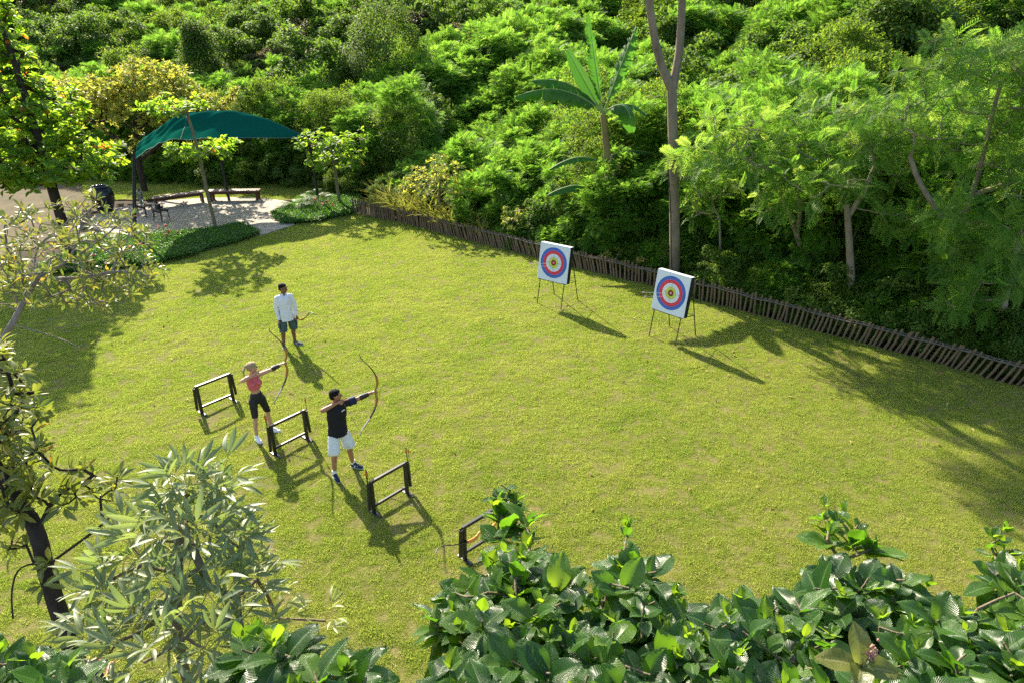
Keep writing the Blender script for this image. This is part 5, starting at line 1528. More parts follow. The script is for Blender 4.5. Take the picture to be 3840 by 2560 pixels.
T_gloss = [leaf_tpl(.19, .112, 'ellip', 8, 6, .16, b, wave=w) for b, w in ((.12, .1), (.3, .25), (.45, .15), (.02, .2))]
def corrugate(t, amp=.0035, n=9):
    V, F, U = t; V = V.copy(); au = np.abs(U[:, 0] - .5); V[:, 2] += amp * np.abs(np.sin((U[:, 1] - au * .9) * n * math.pi)) * (au > .02); return V, F, U
T_gloss = [corrugate((lambda q: q)(leaf_tpl(.19, .118, 'ellip', 18, 6, .10, b, wave=w))) for b, w in ((.12, .1), (.3, .25), (.45, .15), (.02, .2))]
T_alm = leaf_tpl(.25, .13, 'obov', 4, 2, .14, .25)
T_alm2 = leaf_tpl(.24, .12, 'obov', 4, 2, .2, .5)
T_oliv = [leaf_tpl(.15, .042, 'obov', 4, 2, .25, b) for b in (.15, .5)]


def mtree(name, label, cat, trunk_mb, bark, crown_mb, leafm, group=None, base=(0, 0, 0), crown_name='crown', trunk_name='trunk'):
    o = empty(name, base, 0, label, cat, group); b = np.array(base, float)
    for mb in (trunk_mb, crown_mb):
        if mb is not None:
            mb.v = [v - b for v in mb.v]
    if trunk_mb is not None: trunk_mb.build(trunk_name, bark, o)
    if crown_mb is not None and crown_mb.n: crown_mb.build(crown_name, leafm, o)
    return o


# ---------------------------------------------------------------- near trees with big glossy leaves
TOP = np.array([(930, 1480), (965, 1395), (1000, 1345), (1060, 1275), (1100, 1250), (1130, 1215), (1180, 1205), (1230, 1215), (1290, 1265), (1318, 1335), (1350, 1395), (1382, 1310), (1400, 1260), (1440, 1215),
                (1490, 1225), (1540, 1300), (1570, 1355), (1640, 1345), (1760, 1325), (1850, 1300), (1885, 1255), (1950, 1245), (2020, 1250), (2100, 1275), (2140, 1330), (2230, 1370), (2252, 1300), (2290, 1245), (2340, 1250), (2420, 1330)])
TOPL = np.array([(-60, 1440), (60, 1450), (120, 1470), (180, 1465), (215, 1520)])
TOPM = np.array([(480, 1480), (520, 1440), (560, 1430), (600, 1400), (660, 1420), (720, 1460), (770, 1490), (830, 1480), (880, 1540)])


def glossy(x0, x1, top, n, n2, base, label, seed, d_at, deep=1, edge_lim=1700, sprigs=()):
    g = np.random.default_rng(seed); P = []
    tries = 0
    while len(P) < n and tries < 60000:
        tries += 1
        x = g.uniform(x0, x1); yt = np.interp(x, top[:, 0], top[:, 1]); y = yt + 78 + (edge_lim - yt) * g.random() ** 1.35
        d = d_at(y) * g.uniform(.95, 1.07); p = at_d(x, y, d)
        if all(np.linalg.norm(p - q) > .092 for q in P[-400:]): P.append(p)
    # ridge shoots that make the outline
    for x in np.arange(x0 + 15, x1, 42):
        yt = np.interp(x, top[:, 0], top[:, 1]) + g.uniform(58, 84); P.append(at_d(x, yt, d_at(yt) * g.uniform(.97, 1.03)))
    Q = []
    for k in range(n2):
        p = P[g.integers(0, n)]; Q.append(p + np.array([g.normal(0, .2), g.uniform(.0, .35), -g.uniform(.18, .6)]))
    nS = len(sprigs); P += [at_d(*q[:3]) for q in sprigs]
    tips = np.array(Q + P)
    b = np.array([*base, 0.0]); c = tips.mean(0)
    trunk = [b, b * .6 + np.array([c[0], c[1], 0]) * .4 + [0, 0, 1.6], np.array([c[0], c[1], tips[:, 2].min() - .5])]
    tb, D = grow([trunk], tips, .0055, .42, g, .06, .1, .2, lambda p: .07 * (1 - .4 * min(p[2] / 4, 1)))
    cr = MB()
    tb_, Db_ = tips[:len(tips) - nS], D[:len(tips) - nS]
    for k in range(4): rosette(cr, T_gloss[k], tb_[k::4], Db_[k::4], g, (6, 10), .9, 1.25, (.5, 1.15), (.45, .28), stemlen=.10, droop=.14, e0=.42, lay=.7)
    for t_, d_, q in zip(tips[len(tips) - nS:], D[len(tips) - nS:], sprigs): rosette(cr, T_gloss[g.integers(0, 4)], t_[None], d_[None], g, (6, 10), .8, 1.2, (.7 * min(q[3], .85), 1.15 * min(q[3] + .1, 1.0)), (.5, .25), stemlen=.09, droop=.12)
    small = np.array(P)[g.random(len(P)) < .3]
    rosette(cr, T_gloss[0], small + [0, 0, .07], np.tile([0, 0, 1.0], (len(small), 1)), g, (3, 6), 1.2, .7, (.3, .55), (.85, .15), stemlen=.03)
    return mtree('broadleaf_tree', label, 'tree', tb, M_bkbrown, cr, M_gloss, None, tuple(b)), tips

d_fun = lambda y: np.interp(y, [1080, 1250, 1400, 1568, 1700], [4.9, 4.35, 3.85, 3.35, 3.0])
glossy(1030, 1560, TOP, 125, 56, (-.1, 2.6), 'large glossy leaved tree whose sprig covers the end of the last bow rack', 61, d_fun, sprigs=[(1150, 1112, 4.95, .5), (1172, 1125, 4.95, .55), (1135, 1135, 4.9, .5), (1160, 1150, 4.9, .7), (1188, 1150, 4.9, .6), (1150, 1180, 4.8, .8), (1205, 1195, 4.7, .9), (1165, 1215, 4.7, 1.0), (1215, 1225, 4.6, 1.0), (1135, 1235, 4.6, .9), (1440, 1225, 4.6, .5), (1020, 1395, 4.0, 1.0), (1000, 1440, 3.9, 1.1)])
_, tpR = glossy(1560, 2440, TOP, 185, 84, (1.9, 2.5), 'large glossy leaved tree with a bronze young shoot, filling the lower right corner', 62, d_fun, sprigs=[(1890, 1180, 4.8, .5), (1905, 1205, 4.7, .6), (1930, 1190, 4.7, .55), (1970, 1205, 4.7, .7), (1900, 1240, 4.6, .8), (1950, 1235, 4.6, .9), (2010, 1255, 4.5, .9), (2275, 1250, 4.7, .45), (2300, 1235, 4.7, .45), (2320, 1262, 4.6, .5), (2290, 1290, 4.6, .55), (2262, 1300, 4.6, .5)])
d_fun2 = lambda y: np.interp(y, [1400, 1568, 1700], [3.4, 3.0, 2.8])
glossy(-60, 165, TOPL, 32, 16, (-2.6, 1.9), 'glossy broad leaved tree beneath the dark leaning trunk', 63, d_fun2)
glossy(540, 830, TOPM, 38, 18, (-1.2, 2.0), 'glossy broad leaved tree below the silver leaved young tree', 64, d_fun2)

# young bronze rosette with buds
g = np.random.default_rng(5); yo = empty('bronze_sapling', (.95, 2.02, 0), 0, 'bronze green young shoot of four large leaves with a pink bud cluster', 'plant')
yc = at_d(1975, 1530, 3.0); yb = np.array([.95, 2.02, 0.0]); cr = MB()
Ty = corrugate(leaf_tpl(.18, .10, 'ellip', 16, 6, .15, .3, wave=.2))
for dv in ((-.62, .1, .18), (.62, -.1, .05), (.02, .35, .72), (-.2, -.4, .25), (.25, .45, .2)):
    M = frames(np.array([dv]), np.array([[.1, -.35, 1.0]])); cr.inst(Ty, M, np.array([yc]), g.uniform(0, 1, 1))
cr.v = [v - yb for v in cr.v]; cr.build('leaves', M_young, yo)
st = MB(); st.tube(smooth_path([yb * 0, np.array([.1, .02, 2.4]), yc - yb + [0, 0, -.3], yc - yb]), [.03] * 6 + [.016] * 6 + [.008] * 1 if False else .011, 7); st.build('stem', M_bkbrown, yo)
bd = MB(); bc = at_d(2003, 1495, 3.0) - yb
for q in range(26): ell(bd, bc + g.normal(0, .011, 3) * [1, 1, 2.2], (.0055, .0055, .008))
bd.tube([yc - yb, bc], .003, 5); bd.build('bud_cluster', mat_plain('pink brown buds', (.42, .2, .15), .6), yo)

# ---------------------------------------------------------------- young tree with silvery palmate leaves
def palmate(g):
    n = int(g.integers(3, 6)); pet = g.uniform(.10, .20); P1, L1 = [], []
    mid = np.array([0, pet * .6, .01]); end = np.array([0, pet, -.004])
    pm = MB(); pm.tube([[0, 0, 0], mid, end], [.0032, .0027, .0022], 5, cap=False)
    lf = MB()
    for k in range(n):
        a = (k - (n - 1) / 2) * .62 * g.uniform(.8, 1.15); L = (.165 - .04 * abs(k - (n - 1) / 2) / (n / 2)) * g.uniform(.85, 1.15)
        T = leaf_tpl(L,  .029 * g.uniform(.85, 1.15), 'ellip', 6, 2, .22, g.uniform(-.05, .55))
        d = unit(np.array([math.sin(a), math.cos(a) + .15, -.18 + g.normal(0, .16)])); e2 = end + d * .022
        pm.tube([end, e2], [.0017, .0015], 4, cap=False)
        M = frames(d[None], np.array([[0, 0, 1.0]]) + g.normal(0, .2, (1, 3))); lf.inst(T, M, e2[None], g.uniform(0, 1, 1))
    pk = lambda m: (np.concatenate(m.v), [np.concatenate([f for f in m.f if f.shape[1] == s_]) for s_ in sorted({f.shape[1] for f in m.f})], np.concatenate(m.uv))
    return pk(pm), pk(lf)

g = np.random.default_rng(77); PALM = [palmate(g) for _ in range(5)]
shoots = [(430, 1120, 4.0, 15, 1.05), (505, 1125, 4.05, 12, 1.0), (400, 1135, 3.95, 10, 1.0), (330, 1295, 4.0, 14, 1.0), (262, 1325, 4.0, 12, .95), (290, 1395, 3.8, 11, .95), (520, 1235, 3.95, 11, 1.0), (565, 1270, 4.1, 11, .95),
          (440, 1255, 3.75, 10, 1.0), (400, 1340, 3.65, 9, 1.0), (480, 1345, 3.75, 9, 1.0), (350, 1430, 3.6, 10, .95), (455, 1430, 3.5, 8, 1.0), (545, 1370, 3.85, 10, .9), (250, 1500, 3.5, 8, .9), (560, 1460, 3.7, 8, .85), (330, 1520, 3.3, 8, .8),
          (618, 1375, 4.2, 9, .75), (640, 1420, 4.2, 6, .7), (748, 1425, 4.2, 8, .7), (420, 1200, 3.9, 9, 1.0), (300, 1250, 4.05, 9, .9), (235, 1390, 3.9, 10, .9), (215, 1440, 3.7, 8, .9), (275, 1470, 3.5, 9, .9), (520, 1420, 3.6, 8, .9), (590, 1330, 4.0, 9, .85), (385, 1490, 3.35, 8, .9), (470, 1490, 3.4, 8, .9), (370, 1240, 3.9, 8, 1.0), (480, 1180, 4.0, 9, 1.0)]
tips = np.array([at_d(x, y, d) for x, y, d, _, _ in shoots])
sb = at_d(405, 1500, 3.95); sbase = np.array([sb[0] - .05, sb[1] + .1, 0])
stem = [sbase, sbase * [1, 1, 0] + [0, 0, 2.2], sb, at_d(408, 1330, 3.95), at_d(415, 1190, 4.0), tips[0] + [0, 0, -.02]]
tb, D = grow([stem], tips, .0075, .38, g, .05, .1, .12, lambda p: .030 - .004 * p[2])
pm, lf = MB(), MB()
for (x, y, d, n, s), t, dr in zip(shoots, tips, D):
    ax = unit(dr * .5 + [0, 0, .8]); xx = unit(np.cross(ax, [.2, 1, 0])); yy = np.cross(ax, xx)
    n = int(n * .8)
    for k in range(n):
        a = k * 2.39996 + x; e = .25 + .95 * (k / n)
        dv = unit(xx * math.cos(a) * e + yy * math.sin(a) * e + ax * (1.05 - .75 * k / n)); nr = unit(ax + rand_unit(1, g)[0] * .3 + [0, 0, .3]); M = frames(dv[None], nr[None]) * s * g.uniform(.75, 1.12)
        w = g.integers(0, 5); p = (t - ax * .11 * k / n)[None]
        tv = .85 if x > 600 else np.clip(g.normal(.45, .2), 0, 1)
        pm.inst(PALM[w][0], M, p, .5, 0); lf.inst(PALM[w][1], M, p, tv)
so2 = mtree('silver_leaved_tree', 'young tree with long silvery grey leaflets on yellow stalks in front of the lawn', 'tree', tb, M_bkbrown, lf, M_silver, None, tuple(sbase))
pm.v = [v - sbase for v in pm.v]; pm.build('leaf_stalks', M_petiole, so2)

# ---------------------------------------------------------------- dark leaning trunk, olive leaves
g = np.random.default_rng(78)
trA = [at_d(214, 1640, 6.3) * [1, 1, 0] + [.3, -.9, 0], at_d(200, 1580, 6.3), at_d(150, 1450, 6.25), at_d(105, 1310, 6.15), at_d(88, 1220, 6.1), at_d(40, 1140, 6.2), at_d(-30, 1040, 6.4), at_d(-40, 880, 6.6)]
lim = [[at_d(105, 1300, 6.15), at_d(160, 1260, 6.0), at_d(225, 1213, 5.9), at_d(270, 1170, 5.8)], [at_d(100, 1290, 6.15), at_d(40, 1300, 6.0), at_d(25, 1360, 5.9), at_d(30, 1420, 5.8)],
       [at_d(88, 1215, 6.1), at_d(130, 1130, 6.2), at_d(190, 1110, 6.3)], [at_d(-30, 1040, 6.4), at_d(30, 960, 6.5), at_d(60, 900, 6.6)]]
tips = []
for _ in range(150):
    x, y = g.uniform(-70, 105), g.uniform(785, 1240)
    if x > 30 + 60 * math.sin((y - 780) / 460 * math.pi) + g.normal(0, 14): continue
    tips.append(at_d(x, y, g.uniform(5.9, 7.0)))
for x, y in ((160, 1080), (190, 1075), (215, 1090), (245, 1105), (265, 1120), (205, 1120), (175, 1140), (150, 1120), (255, 1150), (120, 1070), (140, 1160), (270, 1090), (230, 1140), (110, 1290), (95, 1340), (60, 1250), (20, 1260)): tips.append(at_d(x, y, g.uniform(5.9, 6.4)))
tips = np.array(tips)
tb, D = grow([trA] + lim, tips, .0075, .36, g, .12, .15, .18, lambda p: .105 - .010 * p[2] if p[2] < 3.9 else .05, free=10)
cr = MB(); cut = tips[:, 0] > -99
for k in range(2): rosette(cr, T_oliv[k], tips[k::2], D[k::2], g, (8, 13), .45, 1.0, (.75, 1.2), (.45, .25), stemlen=.06, droop=.1)
# bare twigs low on the trunk
bare = np.array([at_d(x, y, 6.0) for x, y in ((5, 1420), (40, 1440), (70, 1330), (190, 1330), (220, 1400), (160, 1400), (0, 1310))])
mtree('leaning_tree', 'tree with a dark leaning trunk and olive leaf tufts at the left edge', 'tree', tb, M_bkdark, cr, M_olive, None, tuple(trA[0]))

# ---------------------------------------------------------------- grey barked tree, sparse and yellowing
g = np.random.default_rng(79)
b0 = at_d(-30, 860, 9.4) * [1, 1, 0] + [-1.7, -.2, 0]
trB = [b0, b0 + [.5, .1, 2.2], at_d(-5, 800, 9.4), at_d(28, 745, 9.3), at_d(62, 680, 9.3), at_d(90, 635, 9.3)]
lim = [[at_d(90, 635, 9.3), at_d(160, 600, 9.2), at_d(240, 545, 9.1), at_d(290, 500, 9.2)], [at_d(90, 640, 9.3), at_d(180, 640, 9.0), at_d(270, 622, 8.9), at_d(330, 625, 8.8)],
       [at_d(85, 640, 9.3), at_d(75, 570, 9.6), at_d(150, 520, 9.8), at_d(210, 440, 10.0)], [at_d(62, 680, 9.3), at_d(20, 600, 9.5), at_d(10, 520, 9.7)], [at_d(160, 600, 9.2), at_d(185, 530, 9.3), at_d(190, 480, 9.5)],
       [at_d(28, 745, 9.3), at_d(100, 765, 9.0), at_d(160, 785, 8.9), at_d(185, 800, 8.8)]]
tips = []
for _ in range(330):
    x, y = g.uniform(-40, 345), g.uniform(450, 705); e = ((x - 130) / 225) ** 2 + ((y - 590) / 130) ** 2
    if e < 1.05: tips.append(at_d(x, y, g.uniform(8.4, 10.3)))
for x, y in ((358, 612), (375, 620), (345, 640), (205, 445), (220, 455), (300, 500), (325, 560), (340, 525), (180, 798), (205, 790), (100, 770)): tips.append(at_d(x, y, 9.0))
tips = np.array(tips)
tb, D = grow([trB] + lim, tips, .0050, .33, g, .16, .1, .2, lambda p: .09 - .012 * p[2] if p[2] < 4.4 else .02, free=8)
cr = MB(); sel = g.random(len(tips)) < .93
tt = tips[sel]; DD = D[sel]
for k in range(2): rosette(cr, T_oliv[k], tt[k::2], DD[k::2], g, (5, 10), .5, .9, (.55, 1.0), (.30, .24), stemlen=.05)
mtree('sparse_tree', 'grey barked tree with bare twigs and yellowing leaf tufts at the left edge', 'tree', tb, M_bkgrey, cr, M_yell, None, tuple(b0))


# ---------------------------------------------------------------- almond trees with tiers of rosettes
def z_on(base, ypx):
    """height above the base that shows at picture row ypx"""
    zs = np.linspace(0, 9, 200); pr = project(np.stack([np.full(200, base[0]), np.full(200, base[1]), zs], -1))[:, 1]
    return float(np.interp(-ypx, -pr, zs))


def almond(name, label, base, tiers, seed, trunk_r=.05, lean=(0, 0), tint=(.5, .2), size=(.8, 1.15), tpl=T_alm, leaf=None, group=None):
    """tiers: (height, radius, n_tips, dx, dy, thickness)"""
    g = np.random.default_rng(seed); b = np.array([*base, 0.0]); zt = tiers[-1][0]
    tr = [b, b + [lean[0] * .3, lean[1] * .3, zt * .35], b + [lean[0] * .55 + .03, lean[1] * .6, zt * .7], b + [lean[0], lean[1], zt]]
    tips = []
    for z, rad, n, dx, dy, th in tiers:
        for _ in range(n):
            a = g.random() * 2 * math.pi; r = rad * math.sqrt(g.uniform(.06, 1))
            tips.append(b + [dx + lean[0] * z / zt + r * math.cos(a), dy + lean[1] * z / zt + r * math.sin(a), z + .12 * r + g.normal(0, th)])
    tips = np.array(tips)
    tb, D = grow([tr], tips, .010, .40, g, .07, .35, .3, lambda p: trunk_r * (1 - .55 * p[2] / zt))
    cr = MB()
    for k, T in enumerate((tpl, T_alm2 if tpl is T_alm else tpl)): rosette(cr, T, tips[k::2], D[k::2], g, (7, 12), .9, 1.15, size, tint, stemlen=.05)
    return mtree(name, label, 'tree', tb, M_bkbrown if trunk_r < .09 else M_bkdark, cr, leaf or M_almond, group, tuple(b))

B1 = (-11.53, 27.17)
almond('almond_sapling', 'slim almond sapling with two leafy tiers standing in front of the shade sail', B1,
       [(z_on(B1, 352), 1.3, 60, .3, 0, .10), (z_on(B1, 252), 1.2, 56, -.5, .1, .12)], 91, .058, (-.35, .1))
B2 = (-7.55, 31.08)
almond('almond_sapling', 'slim almond sapling beside the sail corner at the end of the fence', B2,
       [(z_on(B2, 372), 1.3, 60, .1, 0, .16), (z_on(B2, 335), 1.6, 76, -.1, .1, .18)], 92, .058, (-.15, .1))
_b = at_z(168, 592); B3 = (_b[0], _b[1])
almond('almond_tree', 'big almond tree with flat layered foliage at the upper left, above the dark urn', B3,
       [(z_on(B3, 402), 2.5, 330, -.25, .2, .2), (z_on(B3, 350), 2.0, 170, -.9, .4, .25), (z_on(B3, 280), 2.2, 240, -.8, .4, .35), (z_on(B3, 215), 1.5, 120, -1.0, .3, .3), (z_on(B3, 130), 1.3, 110, -1.1, .3, .35), (z_on(B3, 50), 1.3, 170, -1.1, .3, .4)], 93, .15, (-.45, .3), (.55, .22), (.85, 1.2))

# ---------------------------------------------------------------- yellow edged tree behind the almonds
g = np.random.default_rng(95); cy_ = np.array([-17.6, 34.2, 0.0]); tips = []
for _ in range(1000):
    u = rand_unit(1, g)[0]; u[2] = abs(u[2]) * 1.0 if g.random() < .8 else u[2]
    c = [np.array([-.2, 0, 3.5]), np.array([2.4, .2, 3.3]), np.array([-2.6, .5, 3.9]), np.array([1.0, .6, 4.5])][g.integers(0, 4)]
    tips.append(cy_ + c + u * np.array([2.1, 1.6, 1.45]) * g.uniform(.55, 1.08))
for q in range(26): tips.append(cy_ + [4.0 + .045 * q + g.normal(0, .12), .2, 3.2 + .055 * q + g.normal(0, .15)])
tips = np.array(tips)
tb, D = grow([[cy_, cy_ + [0, 0, 1.5], cy_ + [.2, 0, 3.2]], [cy_ + [0, 0, 1.4], cy_ + [1.5, .1, 2.4], cy_ + [2.8, .2, 3.1]], [cy_ + [0, 0, 1.6], cy_ + [-1.4, .3, 2.9], cy_ + [-2.6, .4, 3.6]]], tips, .008, .42, g, .1, .1, .35, lambda p: .09)
cr = MB(); rosette(cr, leaf_tpl(.21, .085, 'lance', 3, 2, .2, .35), tips, D, g, (9, 14), .6, 1.0, (.8, 1.3), (.6, .26), stemlen=.12)
mtree('golden_leaved_tree', 'broad tree with golden yellow edged leaves behind the almond trees', 'tree', tb, M_bkdark, cr, M_var, None, tuple(cy_))

# ---------------------------------------------------------------- tall forked tree
g = np.random.default_rng(96); bF = np.array([5.11, 21.05, 0.0])
fk = at_y(1543, 205, 21.1)
main = [bF - [0, 0, .2], at_y(1550, 560, 21.05), at_y(1548, 400, 21.05), at_y(1545, 290, 21.1), fk]
L1 = [fk, at_y(1518, 150, 21.1), at_y(1503, 90, 21.1), at_y(1490, 0, 21.0), at_y(1484, -90, 20.9), at_y(1476, -190, 20.7), at_y(1450, -330, 20.6)]
L2 = [fk, at_y(1556, 150, 21.2), at_y(1563, 90, 21.3), at_y(1567, 0, 21.4), at_y(1570, -90, 21.5), at_y(1590, -190, 21.7), at_y(1640, -330, 21.9)]
tips = []
for _ in range(95):
    a = g.random() * 6.283; r = 3.6 * math.sqrt(g.uniform(.05, 1)); tips.append(np.array([5.2 + r * math.cos(a), 21.4 + r * math.sin(a) * .8, g.uniform(10.6, 13.6) - .25 * r]))
for _ in range(75):
    a = g.random() * 6.283; r = 3.0 * math.sqrt(g.uniform(.05, 1)); tips.append(np.array([4.0 + r * math.cos(a), 22.6 + r * math.sin(a) * .8, g.uniform(9.2, 10.6)]))
tips = np.array(tips)
def tall_r(p): return max(.06, max(.05, .165 - .005 * p[2])) if p[2] < 6.1 else max(.05, .118 - .008 * (p[2] - 6))
tb, D = grow([main, L1, L2], tips, .018, .36, g, .08, .1, .4, tall_r, free=40, n_thick=3)
cr = MB(); sel = g.integers(0, 3, len(tips))
for k in range(3): rosette(cr, T_bigfrond[k], tips[sel == k], D[sel == k], g, (6, 10), .3, 1.25, (.9, 1.4), (.5, .2), droop=.15)
o = mtree('forked_tree', 'tall bare trunk forking into two limbs behind the archery targets', 'tree', tb, M_bktall, cr, M_leu, None, tuple(bF))
vn = MB(); vn.tube(smooth_path([bF - bF + [-.12, -.2, 0], at_y(1541, 560, 20.84) - bF, at_y(1541, 480, 20.84) - bF, at_y(1536, 400, 20.86) - bF, at_y(1531, 350, 20.9) - bF]), .016, 6); vn.build('hanging_vine', M_bkdark, o)

# ---------------------------------------------------------------- feathery trees on the right
def umbrella(name, label, trunks, crowns, seed, rt=.09, n_f=(4, 7), bark=M_tan, leaf=M_leu, size=(.7, 1.2), tint=(.62, .22), group='feathery trees along the fence'):
    """crowns: (centre, rx, ry, rz, n)"""
    g = np.random.default_rng(seed); tips = []
    for c, rx, ry, rz, n in crowns:
        for _ in range(n):
            a = g.random() * 6.283; r = math.sqrt(g.uniform(.02, 1)); z = g.normal(0, .33)
            tips.append(np.array(c) + [rx * r * math.cos(a), ry * r * math.sin(a), rz * (z + .5 * (1 - r * r))])
    tips = np.array(tips); b = np.array(trunks[0][0])
    zmax = max(t[2] for tr in trunks for t in tr)
    tb, D = grow(trunks, tips, .0075, .40, g, .08, .2, .3, lambda p: rt * (1 - .6 * min(1, p[2] / zmax)), free=4, n_thick=3)
    cr = MB(); sel = g.integers(0, 3, len(tips))
    for k in range(3): rosette(cr, T_bigfrond[k], tips[sel == k], D[sel == k], g, n_f, .25, 1.3, size, tint, lay=.8, droop=.12)
    return mtree(name, label, 'tree', tb, bark, cr, leaf, group, tuple(b))

Z0 = np.array([0, 0, 0])
b = np.array([7.9, 19.9, .05]); umbrella('feathery_tree', 'feathery tree with a low forked trunk between the forked giant and the straight trunk',
    [[b, at_y(1850, 600, 19.9), at_y(1830, 540, 19.9), at_y(1805, 470, 19.8), at_y(1760, 385, 19.6)], [at_y(1855, 605, 19.9), at_y(1880, 540, 20.0), at_y(1885, 480, 20.1), at_y(1870, 420, 20.2)], [at_y(1830, 540, 19.9), at_y(1840, 470, 19.7), at_y(1815, 420, 19.6)]],
    [(at_y(1690, 370, 19.6), 1.7, 1.3, .55, 60), (at_y(1860, 340, 20.2), 1.5, 1.3, .6, 46), (at_y(1740, 290, 20.4), 1.4, 1.2, .5, 40), (at_y(1810, 470, 19.4), 1.1, .9, .5, 22)], 101, .11)
b = np.array([9.35, 18.15, .05]); umbrella('feathery_tree', 'feathery tree with a single straight pale trunk wound with creeper',
    [[b, at_y(1955, 640, 18.15), at_y(1950, 540, 18.15), at_y(1945, 470, 18.2)], [at_y(1947, 500, 18.2), at_y(1985, 440, 18.2), at_y(2010, 380, 18.3)]],
    [(at_y(1900, 420, 18.2), 1.3, 1.1, .45, 40), (at_y(2010, 330, 18.6), 1.6, 1.3, .5, 46), (at_y(2060, 510, 17.9), .8, .7, .5, 16)], 102, .13)
b = np.array([10.75, 17.05, .05]); umbrella('feathery_tree', 'tall slender feathery tree leaning over with a long bare pale trunk',
    [[b, at_y(2150, 700, 17.0), at_y(2195, 590, 17.0), at_y(2205, 520, 17.0), at_y(2240, 430, 17.0), at_y(2262, 340, 17.0), at_y(2285, 240, 17.0), at_y(2300, 190, 17.0)],
     [at_y(2200, 545, 17.0), at_y(2150, 480, 17.1), at_y(2110, 420, 17.2), at_y(2090, 360, 17.3)], [at_y(2230, 450, 17.0), at_y(2290, 430, 16.9), at_y(2350, 410, 16.8)]],
    [(at_y(2280, 150, 17.2), 2.0, 1.5, .8, 70), (at_y(2180, 260, 17.6), 1.6, 1.3, .7, 46), (at_y(2370, 300, 16.8), 1.2, 1.0, .8, 34), (at_y(2100, 330, 17.4), 1.0, .9, .5, 20)], 103, .10)
b = np.array([11.95, 15.9, .05]); umbrella('feathery_tree', 'feathery tree with drooping low branches near the right end of the fence',
    [[b, at_y(2295, 760, 15.9), at_y(2308, 680, 15.9), at_y(2330, 600, 15.9), at_y(2345, 520, 15.9)]],
    [(at_y(2260, 520, 15.8), 1.1, .9, .5, 34), (at_y(2290, 640, 15.5), .8, .7, .6, 22), (at_y(2200, 690, 15.7), .7, .6, .5, 18), (at_y(2380, 440, 16.0), 1.2, 1.0, .6, 30)], 104, .12)
b = np.array([6.55, 21.3, .05]); umbrella('feathery_tree', 'thin small feathery tree just to the right of the forked trunk',
    [[b, at_y(1655, 580, 21.3), at_y(1652, 500, 21.3)]], [(at_y(1640, 470, 21.3), 1.0, .9, .8, 34), (at_y(1600, 395, 21.5), .9, .8, .5, 20)], 105, .055)

b = np.array([8.9, 19.9, .1]); umbrella('feathery_tree', 'slim feathery tree standing behind the straight pale trunk',
    [[b, at_y(2060, 560, 19.9), at_y(2070, 470, 19.9), at_y(2060, 400, 20.0)]], [(at_y(2060, 400, 20.0), 1.5, 1.2, .8, 46), (at_y(2150, 470, 19.4), 1.1, .9, .7, 30), (at_y(1960, 270, 20.8), 1.4, 1.1, .6, 36)], 106, .06)
b = np.array([12.6, 16.6, .1]); umbrella('feathery_tree', 'leafy feathery tree filling the right edge behind the leaning slender tree',
    [[b, at_y(2330, 640, 16.6), at_y(2360, 560, 16.6), at_y(2370, 480, 16.7)]], [(at_y(2330, 400, 16.8), 1.3, 1.0, .7, 40), (at_y(2250, 590, 16.4), 1.0, .8, .7, 30), (at_y(2380, 200, 17.0), 1.2, 1.0, .8, 34), (at_y(2160, 600, 17.3), .8, .7, .6, 20)], 107, .07)

# ---------------------------------------------------------------- banana plant
g = np.random.default_rng(97); bb = np.array([3.42, 24.3, .35]); banana = empty('banana_plant', tuple(bb), 0, 'banana plant with torn arching leaves above the left target', 'banana plant')
Yb = 24.4; crown = at_y(1385, 262, Yb)
def ban_leaf(p1, arch, w, torn=.0, droop=0.0, start=None, shred=False, dy=0.0):
    """midrib from the crown to p1 bowed by arch; the blade hangs in strips either side"""
    a = crown if start is None else start; p1 = np.array(p1) + [0, dy, 0]; m = (a + p1) / 2 + np.array(arch); n = 44
    P = bez(a, m, p1, n); T = unit(np.gradient(P, axis=0)); mb = MB()
    t = np.linspace(0, 1, n); wd = w * np.clip(np.sin(np.pi * np.clip((t - .10) / .93, 0, 1) ** .75), 0, 1) ** .6; wd[t < .12] = 0
    up = np.array([0, -.35, 1.0])
    for side in (-1, 1):
        k = 0; hang = droop + g.uniform(-.1, .1)
        while k < n - 1:
            run = int(g.integers(1, 3)) if shred else (int(g.integers(2, 7)) if torn else n)
            e = min(k + run, n - 1); hg = hang + (g.uniform(-.25, .5) if torn or shred else 0); rows = []
            for q in range(k, e + 1):
                s_ = unit(np.cross(T[q], up)) * side; dn = unit(np.cross(s_, T[q])); dn = dn if dn[2] < 0 else -dn
                lag = T[q] * (.35 if shred else .12) * wd[q]
                shrink = .0 if not (shred or torn) else .28 * (abs(q - (k + e) / 2) / max(1, (e - k) / 2))
                rows.append([P[q] + (s_ * math.cos(hg * f * 1.2) + dn * math.sin(hg * f * 1.2)) * wd[q] * f * (1 - shrink * f) + lag * f * f for f in (0, .35, .7, 1.0)])
            V = np.array(rows).reshape(-1, 3); r_ = e - k; i, j = np.meshgrid(np.arange(r_), np.arange(3), indexing='ij'); a0 = (i * 4 + j).ravel()
            if r_ > 0: mb.add(V - bb, np.stack([a0, a0 + 1, a0 + 5, a0 + 4], -1), g.uniform(.2, .8), 0, np.full((len(V), 2), .2))
            k = e + (0)
            if shred: k = e
    lf = mb.build('leaf', M_banana, banana)
    r_ = MB(); r_.tube(P - bb, np.linspace(.028, .006, n), 6); r_.build('midrib', M_fernrib, lf)
M_fernrib = mat_plain('pale midrib', (.22, .30, .08), .5)
st = MB(); st.tube(smooth_path([[0, 0, -.3], at_y(1400, 430, Yb) - bb, at_y(1393, 330, Yb) - bb, crown - bb]), np.linspace(.17, .09, 14), 12)
